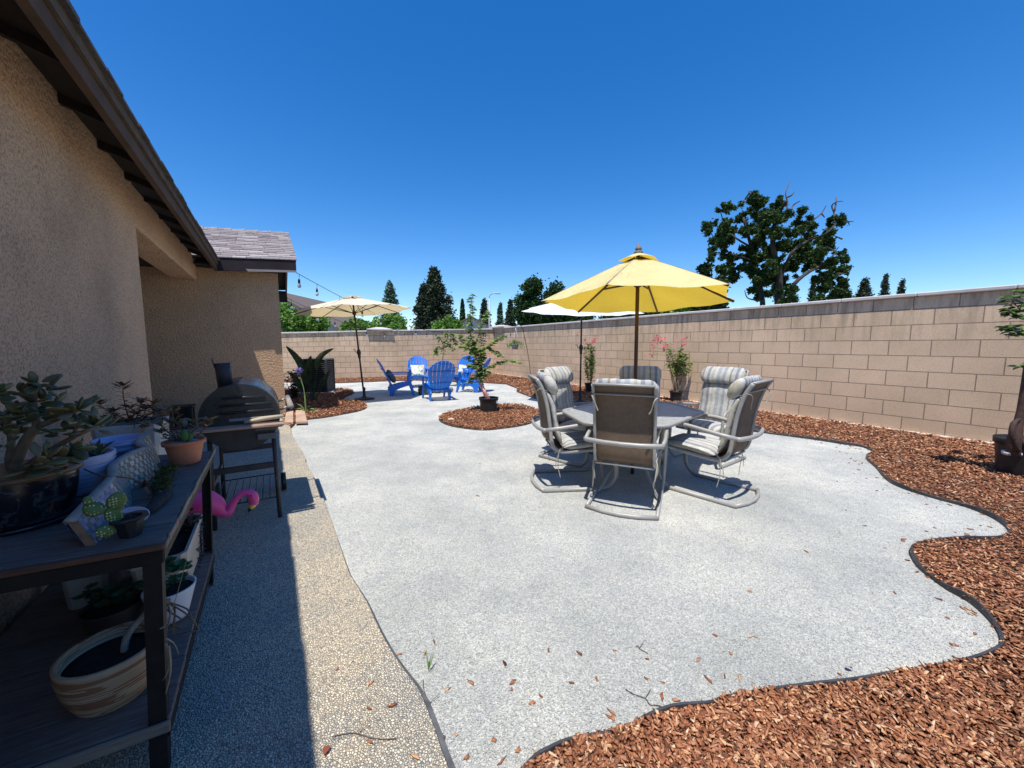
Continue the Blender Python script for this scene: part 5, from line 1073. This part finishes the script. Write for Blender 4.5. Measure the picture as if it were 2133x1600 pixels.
for k, (z, wd) in enumerate(((.945, .20), (.895, .25), (.845, .28))): MB().tube(fillet([(-.03-wd*.35, -.363, z-.004*k), (wd*.75, -.363, z)], .01), .010, 8).build('pressed_rib', GRILLB, lid)
MB().tube([(-.09, -.16, zc+.20), (-.10, -.16, zc+.385)], .048, 20).build('chimney', GRILLF, gr)
MB().bbox((-.152, -.16, zc+.385), (.006, .07, .07), .002, Matrix.Rotation(R(-12), 3, 'Y')).build('damper_plate', GRILLF, gr)
for y in (-.24, .28): MB().tube([(rB*.98, y, zc+.02), (rB+.07, y, zc+.045)], .009, 8).build('handle_bracket', M('bare steel', (.25, .24, .23), None, 9, .4, metal=.7), gr)
MB().tube([(rB+.07, -.30, zc+.045), (rB+.07, .34, zc+.045)], .021, 14).build('handle', woodmat('weathered handle wood', (.38, .33, .28), (.22, .18, .15), (12, 1, 12)), gr)
MB().bbox((0, -.40, zc-.075), (.50, .05, .012), .003).build('front_bracket', GRILLF, gr)
for i, y in enumerate((-.39, -.43, -.47)): MB().bbox((.0, y, zc-.055), (.52, .032, .018), .003).build('rail_slat', woodmat('sunworn slat', (.42, .29, .22), (.28, .19, .14), (1, 12, 12)), gr)
MB().tube([(.02, -.40, zc-.030), (.14, -.41, zc-.012), (.26, -.40, zc-.006)], [.012, .017, .013], 10).build('wooden_stick', woodmat('peeled stick', (.62, .54, .38), (.48, .40, .28), (1, 12, 12)), gr)
MB().bbox((.08, -.368, zc-.012), (.30, .010, .020), .002).build('seam_strip', M('dull zinc strip', (.25, .25, .25), None, 9, .5), gr); MB().bbox((.15, -.372, zc-.15), (.12, .016, .045), .004).build('ash_door', M('lighter steel plate', (.12, .125, .13), None, 9, .5), gr)
for x in (-.20, .20):
    for y in (-.33, .33): MB().tube([(x*.95, y, zc-.10), (x, y, .0 if not (x > 0 and y > 0) else .05)], .015, 10).build('leg', GRILLF, gr)
for y in (-.33, .33): MB().bbox((0, y, .42), (.39, .02, .045), .003).build('cross_brace', GRILLF, gr)
for x in (-.2, .2): MB().bbox((x, 0, .30), (.02, .62, .03), .003).build('side_brace', GRILLF, gr)
for k in range(9): MB().tube([(-.19+k*.0475, -.32, .16), (-.19+k*.0475, .32, .16)], .003, 5).build('rack_wire', GRILLF, gr)
for y in (-.32, .32): MB().tube([(-.2, y, .16), (.2, y, .16)], .005, 6).build('rack_rail', GRILLF, gr)
MB().tube([(.225, .33, .075), (.265, .33, .075)], .078, 24).build('wheel', BLK, gr); MB().tube([(-.225, .33, .075), (-.265, .33, .075)], .078, 24).build('wheel', BLK, gr)
# lantern by the porch
ln = thing('lantern', 'black box lantern on the porch floor left of the barbecue', 'lantern', H(-1.22, 7.9, .03), TH)
for x in (-.12, .12):
    for y in (-.12, .12): MB().bbox((x, y, .17), (.025, .025, .32), .003).build('corner_post', BLK, ln)
MB().bbox((0, 0, .01), (.29, .29, .02), .003).build('base', BLK, ln); MB().bbox((0, 0, .345), (.30, .30, .03), .006).build('lid', BLK, ln); MB().bbox((0, .1, .17), (.21, .01, .29), .002).build('back_panel', BLK, ln)
MB().lathe([(.05, .021), (.05, .15), (.0, .155)], 14).build('candle', M('dim candle', (.3, .27, .22), None, 6, .6), ln)
# lumber
lm = [gp(592, 882, .05), gp(611, 882, .05), gp(611, 857, .05), gp(597, 857, .05)]; l2 = [gp(616, 881, .05), gp(640, 880, .05), gp(634, 856, .05), gp(616, 857, .05)]
for k, (q, lab) in enumerate(((lm, 'left short pine board lying at the foot of the house corner'), (l2, 'right short pine board lying at the foot of the house corner'))):
    mb = MB(); hexa(mb, [Vector((p.x, p.y, .034)) for p in q], [Vector((p.x, p.y, .072)) for p in q]); tag(mb.build('pine_board', PINE, bevel=.003), lab, 'board', 'boards by the house corner')
# ============================================================ GARDEN PLANTS, SERVICES, LIGHTS
def inv(o): return (Matrix.Translation(o.location) @ Matrix.Rotation(o.rotation_euler[2], 4, 'Z')).inverted()
def leafy(parent, branches, mat, L=.05, W=.026, per=3, r0=.008, bark=None, droop=.3, start=0, name='leaves', step=4):
    st = MB(); mb = MB()
    for pts in branches:
        c = catmull(pts, step); n_ = len(c); st.tube(c, [r0*(1-.75*i/n_) for i in range(n_)], 6)
        for i, p in enumerate(c):
            if i/n_ < start: continue
            nx = c[min(i+1, n_-1)]
            for k in range(per):
                a = random.uniform(0, 6.28); d = Vector((math.cos(a), math.sin(a), random.uniform(-droop, .5))); q = p.lerp(nx, random.random())
                cluster_leaf(mb, q+d*.006, d, L*random.uniform(.65, 1.15), W*random.uniform(.7, 1.1), Vector((random.uniform(-.5, .5), random.uniform(-.5, .5), 1)), .12, .08)
    st.build('branches', bark or BARK, parent); mb.build(name, mat, parent)
random.seed(77)
def nursery(name, label, loc, r0, r1, h, rz=0):
    return pot(name, label, 'potted plant', loc, r0, r1, h, BLK, rim=.008, soil=.88, rz=rz, liprim=.008, seg=32)
# sapling on the island
b0 = gp(1017, 864); sap = nursery('potted_sapling', 'x', (b0.x, b0.y+.16, .02), .155, .185, .30)
sap['label'] = 'leafy sapling with a red wrapped trunk in a black pot on the bark island'
I_ = inv(sap); D0 = sap.location.y; SP = lambda px, py, d=0: I_ @ dp(px, py, D0+d)
MB().tube([SP(1020, 846), SP(1010, 818), SP(1000, 797)], [.045, .042, .036], 12).build('trunk_wrap', None or (lambda: (lambda m: m)(M('red and white trunk wrap', (.70, .62, .56), (.55, .10, .07), 16, .7, detail=2)))(), sap)
MB().tube([SP(1024, 848), SP(1017, 820)], [.006, .005], 6).build('stake', PINE, sap)
MB().bbox((.165, -.09, .22), (.004, .05, .055), .001, Matrix.Rotation(R(-28), 3, 'Z')).build('pot_tag', WHT, sap)
Bq = [([(1000, 797), (1003, 780), (997, 758), (988, 735), (981, 714), (981, 681), (980, 651), (984, 615)], 0), ([(997, 758), (989, 735), (985, 714), (977, 681), (985, 651), (981, 622)], .06), ([(1001, 790), (1003, 770), (1004, 750), (1000, 735), (1004, 715), (1009, 695)], .1), ([(1003, 780), (994, 768), (984, 762), (978, 765)], -.1), ([(990, 740), (975, 728), (962, 722)], -.1), ([(988, 735), (990, 721), (998, 695), (1010, 667), (1020, 651)], .12), ([(987, 738), (1005, 728), (1020, 722), (1036, 707), (1052, 700)], -.1), ([(1014, 725), (1030, 732), (1041, 744)], -.12),
      ([(999, 775), (1010, 768), (1031, 761), (1055, 752), (1080, 757)], -.05), ([(984, 722), (975, 718), (964, 712), (956, 698)], .1), ([(995, 765), (985, 755), (972, 744)], .12), ([(999, 780), (990, 786), (980, 797)], .05), ([(997, 760), (1008, 745), (1003, 730)], .15), ([(1000, 790), (1012, 780), (1018, 778)], -.1)]
leafy(sap, [[SP(x, y, d*i/3) for i, (x, y) in enumerate(q)] for q, d in Bq], CH_GREEN, .100, .080, 3, .011, step=6)
# far sapling in front of the back wall
b1 = Vector((-2.6, 15.0, 0)); s2 = nursery('potted_sapling', 'young drooping leafy tree by the far wall behind the blue chairs', b1, .14, .17, .28)
I2 = inv(s2); S2 = lambda px, py, d=0: I2 @ dp(px, py, 15.0+d)
leafy(s2, [[Vector((0, 0, .25)), S2(922, 758), S2(923, 735), S2(926, 712), S2(930, 693)], [S2(923, 735), S2(915, 722), S2(908, 728), S2(906, 736)], [S2(923, 728), S2(935, 712), S2(946, 705), S2(950, 715)], [S2(924, 720, .1), S2(918, 708), S2(913, 702)], [S2(925, 725, -.1), S2(938, 722), S2(945, 728)], [S2(926, 715), S2(935, 700), S2(942, 695)], [S2(924, 722, .15), S2(930, 716), S2(936, 718)]], CH_GREEN, .16, .08, 6, .013, start=.36, droop=.9)
# flowering shrubs along the right wall
PINKF = leafmat('pink blossom', [(.75, .10, .16), (.85, .16, .22), (.65, .06, .12)], .3, .6, .2, 5); OLIV = leafmat('olive leaf', [(.16, .26, .05), (.26, .36, .08), (.10, .17, .03), (.33, .36, .12)], .4, .5, .3, 6)
def flowering(label, px, py, D, h, w_, nstem, dry, fl, wid=.13):
    g0 = gp(px, py); t = nursery('flowering_shrub', label, (g0.x, g0.y+.12, .02), .11, .14, .24)
    I = inv(t); DD = t.location.y; q = lambda x, y, d=0: I @ dp(x, y, DD+d); st = []
    for k in range(nstem):
        x0 = random.uniform(-.05, .05); a = random.uniform(-1, 1); z = h*random.uniform(.6, 1); st.append([Vector((x0, random.uniform(-.05, .05), .2)), Vector((x0+a*w_*.35, random.uniform(-.1, .1), .2+z*.4)), Vector((x0+a*w_*.6, random.uniform(-.12, .12), .2+z*.75)), Vector((a*w_*.9, random.uniform(-.12, .12), .2+z))])
    leafy(t, st, OLIV, .080, .055, 3, .006, start=.42 if dry else .12, step=9)
    if dry:
        ds = MB()
        for k in range(26): a = random.uniform(-1, 1); ds.tube(catmull([Vector((random.uniform(-.05, .05), random.uniform(-.05, .05), .2)), Vector((a*.12, random.uniform(-.08, .08), .45)), Vector((a*.2, random.uniform(-.1, .1), random.uniform(.55, .85)))], 4), .004, 4)
        ds.build('dry_stems', M('straw stem', (.45, .34, .2), (.3, .22, .13), 20, .9), t)
    mb = MB()
    for (x, y, n) in fl:
        c = q(x, y, random.uniform(-.08, .08))
        for k in range(n): cluster_leaf(mb, c+rvec(0, .032), rvec(.2, 1), .055, .042)
    mb.build('blossoms', PINKF, t)
    sm = MB(); [sm.tube(catmull([Vector((0, 0, .3+h*.3)), (Vector((0, 0, .2+h*.75))+q(x, y))/2+Vector((0, 0, .04)), q(x, y)], 4), .0025, 4) for x, y, n in fl]; sm.build('flower_stalks', OLIV, t)
    MB().bbox((.135, -.07, .15), (.004, .05, .05), .001, Matrix.Rotation(R(-28), 3, 'Z')).build('pot_tag', M('yellow white tag', (.7, .66, .5), (.7, .5, .05), 30, .6), t)
    return t
flowering('slender flowering shrub with few pink blooms in a black pot behind the white umbrella pole', 1230, 818, 0, 1.15, .17, 10, False, [(1217, 707, 8), (1222, 715, 6), (1212, 722, 4), (1235, 710, 14), (1240, 705, 10), (1232, 716, 8), (1203, 700, 4)])
flowering('taller shrub with straw dry stems and pink blooms in a black pot beside the wall', 1412, 839, 0, 1.08, .30, 15, True, [(1368, 704, 18), (1378, 709, 12), (1392, 720, 5), (1359, 724, 12), (1384, 724, 14), (1355, 741, 14), (1412, 713, 8), (1425, 717, 10), (1424, 708, 6), (1403, 728, 4), (1372, 714, 8)])
# potted tree at the right edge
g0 = Vector((5.31, 3.88, 0)); rt = nursery('potted_tree', 'potted young tree at the right edge with a thick wrapped trunk, on the bark by the wall', (g0.x, g0.y, .015), .20, .235, .37)
rt['label'] = 'young tree with a gnarled dark trunk in a big black pot at the right edge'
I3 = inv(rt); RT = lambda px, py, d=0: I3 @ dp(px, py, 3.83+d)
MB().tube(catmull([RT(2112, 948), RT(2114, 915), RT(2124, 870), RT(2136, 800), RT(2150, 700), RT(2160, 560)], 5), [.055]*6+[.05, .045, .04, .036, .034]+[.03]*8+[.025]*7, 12).build('trunk', M('dark red brown trunk', (.10, .045, .03), (.035, .025, .02), 18, .7, .008, 40), rt)
MB().tube(catmull([RT(2120, 940, -.05), RT(2108, 910, -.06), RT(2112, 882, -.04), RT(2126, 872)], 4), [.022]*5+[.024]*4+[.018]*4, 10).build('cut_limb', M('dark red brown trunk', (.06, .03, .02), (.03, .02, .018), 18, .7, .008, 40), rt)
MB().tube([RT(2110, 946, .02), RT(2110, 940, .02)], .075, 14).build('trunk_guard', WHT, rt)
APL = leafmat('glossy apple leaf', [(.07, .15, .035), (.12, .22, .05), (.20, .30, .09)], .35, .35, .5, 6)
leafy(rt, [[RT(2160, 640), RT(2135, 650), RT(2115, 635), RT(2104, 620)], [RT(2155, 660), RT(2130, 665), RT(2110, 655), RT(2098, 648)], [RT(2150, 690, .05), RT(2125, 695), RT(2105, 685), RT(2092, 684)], [RT(2160, 620), RT(2140, 612), RT(2130, 608)], [RT(2150, 700), RT(2130, 690), RT(2115, 698)], [RT(2160, 770), RT(2140, 762), RT(2128, 766)], [RT(2160, 560), RT(2190, 500), RT(2230, 480)], [RT(2150, 700), RT(2200, 640), RT(2240, 600)]], APL, .085, .055, 5, .007, start=.35)
# bird of paradise with broad torn leaves
g0 = gp(655, 836); bpn = thing('bird_of_paradise', 'broad leaved dark bird of paradise plant in front of the air conditioner', 'plant', (g0.x, g0.y, .02))
I4 = inv(bpn); DB = g0.y; BQ = lambda px, py, d=0: I4 @ dp(px, py, DB+d)
random.seed(12)
def blade(stem, tip_pts, W, tears=3):
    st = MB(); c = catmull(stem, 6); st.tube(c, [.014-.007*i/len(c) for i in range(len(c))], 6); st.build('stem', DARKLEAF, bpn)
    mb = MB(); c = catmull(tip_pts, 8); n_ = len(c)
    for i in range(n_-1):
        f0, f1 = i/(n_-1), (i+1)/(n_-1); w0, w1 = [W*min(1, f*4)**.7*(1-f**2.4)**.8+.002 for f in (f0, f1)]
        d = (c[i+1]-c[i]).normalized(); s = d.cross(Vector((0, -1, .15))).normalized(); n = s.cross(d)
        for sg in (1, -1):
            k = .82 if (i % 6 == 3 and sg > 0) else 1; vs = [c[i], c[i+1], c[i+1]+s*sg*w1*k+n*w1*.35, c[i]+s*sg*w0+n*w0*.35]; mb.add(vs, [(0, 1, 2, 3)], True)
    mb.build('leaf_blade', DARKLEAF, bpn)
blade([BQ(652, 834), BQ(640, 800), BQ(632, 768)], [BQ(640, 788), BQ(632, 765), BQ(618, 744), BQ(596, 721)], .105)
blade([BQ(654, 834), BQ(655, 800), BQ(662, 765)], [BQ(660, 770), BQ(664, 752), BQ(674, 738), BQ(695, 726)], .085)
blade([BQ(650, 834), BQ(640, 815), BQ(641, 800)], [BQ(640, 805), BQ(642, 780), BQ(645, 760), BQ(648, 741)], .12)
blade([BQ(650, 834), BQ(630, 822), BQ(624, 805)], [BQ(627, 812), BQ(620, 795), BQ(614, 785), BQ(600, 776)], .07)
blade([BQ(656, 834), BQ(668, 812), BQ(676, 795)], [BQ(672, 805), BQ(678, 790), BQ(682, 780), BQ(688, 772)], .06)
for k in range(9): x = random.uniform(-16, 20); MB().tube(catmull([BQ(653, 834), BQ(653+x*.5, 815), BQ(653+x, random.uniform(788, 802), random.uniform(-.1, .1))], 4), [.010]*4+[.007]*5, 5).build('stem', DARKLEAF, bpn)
# agapanthus with one purple head
g0 = gp(640, 864); ag = thing('agapanthus', 'single purple flower head on a bent green stalk by the pine boards', 'plant', (g0.x, g0.y, .02)); I5 = inv(ag); AQ = lambda px, py, d=0: I5 @ dp(px, py, g0.y+d)
GST = leafmat('fresh green stalk', [(.18, .30, .08), (.25, .38, .12)], .2, .5, .3)
MB().tube(catmull([AQ(638, 862), AQ(636, 838), AQ(633, 812), AQ(627, 790), AQ(624, 776)], 5), [.014]*8+[.008]*13, 7).build('stalk', GST, ag)
mb = MB(); [cluster_leaf(mb, AQ(622+random.gauss(0, 3.4), 772+random.gauss(0, 3.0), random.gauss(0, .03)), rvec(0, 1), .05, .022) for k in range(60)]; mb.build('flower_head', leafmat('violet petal', [(.20, .17, .50), (.32, .26, .62), (.45, .38, .70)], .3, .6, .2), ag)
mb = MB()
for x, y in ((620, 842), (626, 848), (664, 857), (655, 852), (645, 846), (618, 852)): 
    c = catmull([AQ(638, 864), (AQ(638, 864)+AQ(x, y))/2+Vector((0, 0, .06)), AQ(x, y)], 5)
    for i in range(len(c)-1): s = Vector((0, .014*(1-i/len(c)), .004)); mb.add([c[i]-s, c[i]+s, c[i+1]+s*.8, c[i+1]-s*.8], [(0, 1, 2, 3)], True)
mb.build('strap_leaves', GST, ag)
# dark low shrub between house corner and the big leaves
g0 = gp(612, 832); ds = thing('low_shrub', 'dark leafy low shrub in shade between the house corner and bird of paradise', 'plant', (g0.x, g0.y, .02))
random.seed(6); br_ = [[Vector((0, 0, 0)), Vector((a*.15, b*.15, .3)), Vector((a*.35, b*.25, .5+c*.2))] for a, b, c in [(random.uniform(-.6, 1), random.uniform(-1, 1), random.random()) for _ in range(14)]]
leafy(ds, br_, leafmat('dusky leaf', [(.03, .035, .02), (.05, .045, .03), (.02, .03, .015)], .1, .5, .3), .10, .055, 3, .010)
# air conditioner
ac = thing('air_conditioner', 'dark grey louvred air conditioner unit on a pad by the far left wall', 'air conditioner', tuple(gp(656, 822)+Vector((-.06, .35, 0))), R(8)); ac.scale = (.86, .86, .97); ACM = M('dark grey steel', (.055, .06, .065), (.04, .044, .048), 5, .5)
MB().bbox((0, 0, .03), (1.0, .95, .06), .01).build('pad', CAPM, ac); MB().bbox((0, 0, .51), (.72, .72, .88), .01).build('core', M('dark coil', (.012, .012, .013), None, 9, .8), ac)
for x in (-.37, .37):
    for y in (-.37, .37): MB().bbox((x, y, .51), (.06, .06, .90), .012).build('corner_post', ACM, ac)
MB().bbox((0, 0, .975), (.80, .80, .035), .012).build('top_panel', ACM, ac)
for k in range(16):
    z = .11+k*.053; l = MB()
    for (c, d) in (((0, -.372, z), (.68, .018, .026)), ((.372, 0, z), (.018, .68, .026))): l.box(c, d, Matrix.Rotation(R(25), 3, 'X') if d[0] > .1 else None)
    l.build('louvre', ACM, ac)
# shepherd's hook with hanging basket
g0 = dp(1106, 784, 14.8); hk = thing('garden_hook', 'thin curved metal shepherd hook standing in the bark at the far end of the wall', 'hook', (g0.x, g0.y, 0)); I6 = inv(hk); HQ = lambda px, py: I6 @ dp(px, py, g0.y)
MB().tube(catmull([Vector((0, 0, 0)), HQ(1102, 752), HQ(1096, 718), HQ(1090, 690), HQ(1085, 679), HQ(1078, 675), HQ(1073, 680), HQ(1074, 690)], 6), .011, 6).build('hook_rod', BLK, hk)
bs = dp(1073, 728, g0.y-.02); hb_ = thing('hanging_basket', 'small grey pot of yellow green leaves hanging from the shepherd hook', 'hanging plant', bs)
MB().lathe([(.001, 0), (.10, .003), (.15, .17), (.16, .20), (.145, .20), (.13, .16), (.001, .15)], 20).build('pot_body', M('grey plastic pot', (.33, .34, .37), None, 4, .5), hb_)
for a in (0, 2.1, 4.2): MB().tube([(math.cos(a)*.15, math.sin(a)*.15, .19), (0.02, 0, .82)], .005, 4).build('hanger_wire', WHT, hb_)
mb = MB(); random.seed(40)
for k in range(420): a = random.uniform(0, 6.28); r = random.uniform(0, .38)**1; cluster_leaf(mb, Vector((math.cos(a)*r, math.sin(a)*r, .24+random.uniform(-.05, .09)-r*r*1.1)), rvec(.2, 1), .075, .03)
mb.build('foliage', OLIV, hb_)
# string lights
CORD = M('black cord', (.012, .013, .014), None, 9, .5)
def strings(label, pts, n, drop=.09, s0=.1):
    t = thing('string_light', label, 'string lights', pts[0]); P = [Vector(p)-Vector(pts[0]) for p in pts]; c = catmull(P, 10); MB().tube(c, .006, 5).build('cable', CORD, t)
    Ls = [0]
    for i in range(1, len(c)): Ls.append(Ls[-1]+(c[i]-c[i-1]).length)
    for k in range(n):
        s = Ls[-1]*(s0+(1-s0-.02)*k/max(1, n-1)); i = max(j for j in range(len(c)-1) if Ls[j] <= s); f = (s-Ls[i])/max(1e-6, Ls[i+1]-Ls[i]); p = c[i].lerp(c[min(i+1, len(c)-1)], f)
        sk = MB().tube([p, p-Vector((.01, 0, drop))], .004, 4); sk.tube([p-Vector((.01, 0, drop)), p-Vector((.01, 0, drop+.075))], [.018, .022], 8); sk = sk.build('bulb_socket', CORD, t)
        MB().lathe([(.001, -.085), (.02, -.08), (.032, -.055), (.031, -.035), (.018, -.008), (.012, 0)], 10, p-Vector((.01, 0, drop+.07))).build('glass_bulb', BULB, sk)
    return t
e0 = H(.48, 8.1, 2.64); hkt = dp(1075, 689, g0.y-.05)
strings('upper bulb string from the eave corner over the cream umbrella to the hook', [e0, dp(668, 596, 8.4), dp(715, 621, 9.3), dp(760, 643, 10.2), dp(830, 674, 12), dp(905, 690, 13.6), dp(985, 694, 14.4), hkt], 11, s0=.015)
strings('lower string of bulbs from the rear eave dropping toward the far wall', [H(.48, 12.35, 2.62), dp(640, 641, 10.8), dp(690, 662, 11.8), dp(760, 686, 13.5), dp(830, 690, 14.8), dp(900, 690, 15.3), dp(940, 696, 15.6)], 9, s0=.02)
# loose twigs and weeds on the near gravel
random.seed(55); TW = M('dry twig', (.16, .12, .09), (.08, .06, .05), 30, .9)
for k, (a, b) in enumerate((((1310, 1440), (1390, 1485)), ((905, 1500), (880, 1420)), ((700, 1530), (820, 1535)), ((1325, 1345), (1350, 1360)))):
    p, q = gp(*a, z=.035 if a[0] < 850 else .006), gp(*b, z=.035 if b[0] < 850 else .006); pts = [p.lerp(q, i/5)+Vector((random.uniform(-.012, .012), random.uniform(-.012, .012), .0)) for i in range(6)]; mb = MB().tube(catmull(pts, 4), .0016, 5)
    mb.tube([pts[2], pts[2]+Vector((.03, .03, .008))], .0012, 4)
    tag(mb.build('twig', TW), ('thin branching dry twig near the edging at the bottom of the gravel', 'wiry dry twig lying along the edge of the pebble walk', 'long wiry twig lying across the sunlit pebble walk', 'small dark forked twig alone in the middle foreground gravel')[k], 'twig')
wd = MB(); w0 = gp(893, 1400); [cluster_leaf(wd, Vector((0, 0, 0)), Vector((random.uniform(-.4, .4), random.uniform(-.3, .5), 1)), .07+.01*k, .006) for k in range(4)]
tag(wd.build('grass_weed', GST, None, w0), 'thin green grass blade sprouting from the gravel by the pebble walk', 'weed')
for k, (x, y) in enumerate(((887, 1463), (1772, 1392), (1052, 1389), (684, 1551))):
    mb = MB(); cluster_leaf(mb, Vector((0, 0, .0)), Vector((random.uniform(-1, 1), random.uniform(-1, 1), .15)), .04, .024); p = gp(x, y, .036 if x < 850 else .006)
    tag(mb.build('dead_leaf', leafmat('red brown dead leaf', [(.32, .08, .04), (.28, .10, .05)], .2, .7, .2), None, p), ('curled red leaf just right of the pebble walk edge', 'red brown leaf flake near the lower bark edge on the right', 'small red brown leaf lying alone on the gravel foreground', 'red brown leaf flake on the near pebble walk')[k], 'leaf')
# egg-sized pale stone on the island
mb = MB(); rock(mb, (0, 0, .02), .055, 9); tag(mb.build('pale_stone', M('pale stone', (.62, .48, .34), (.5, .38, .27), 9, .8), None, gp(940, 877, .02)), 'single pale round stone on the left of the bark island', 'stone')
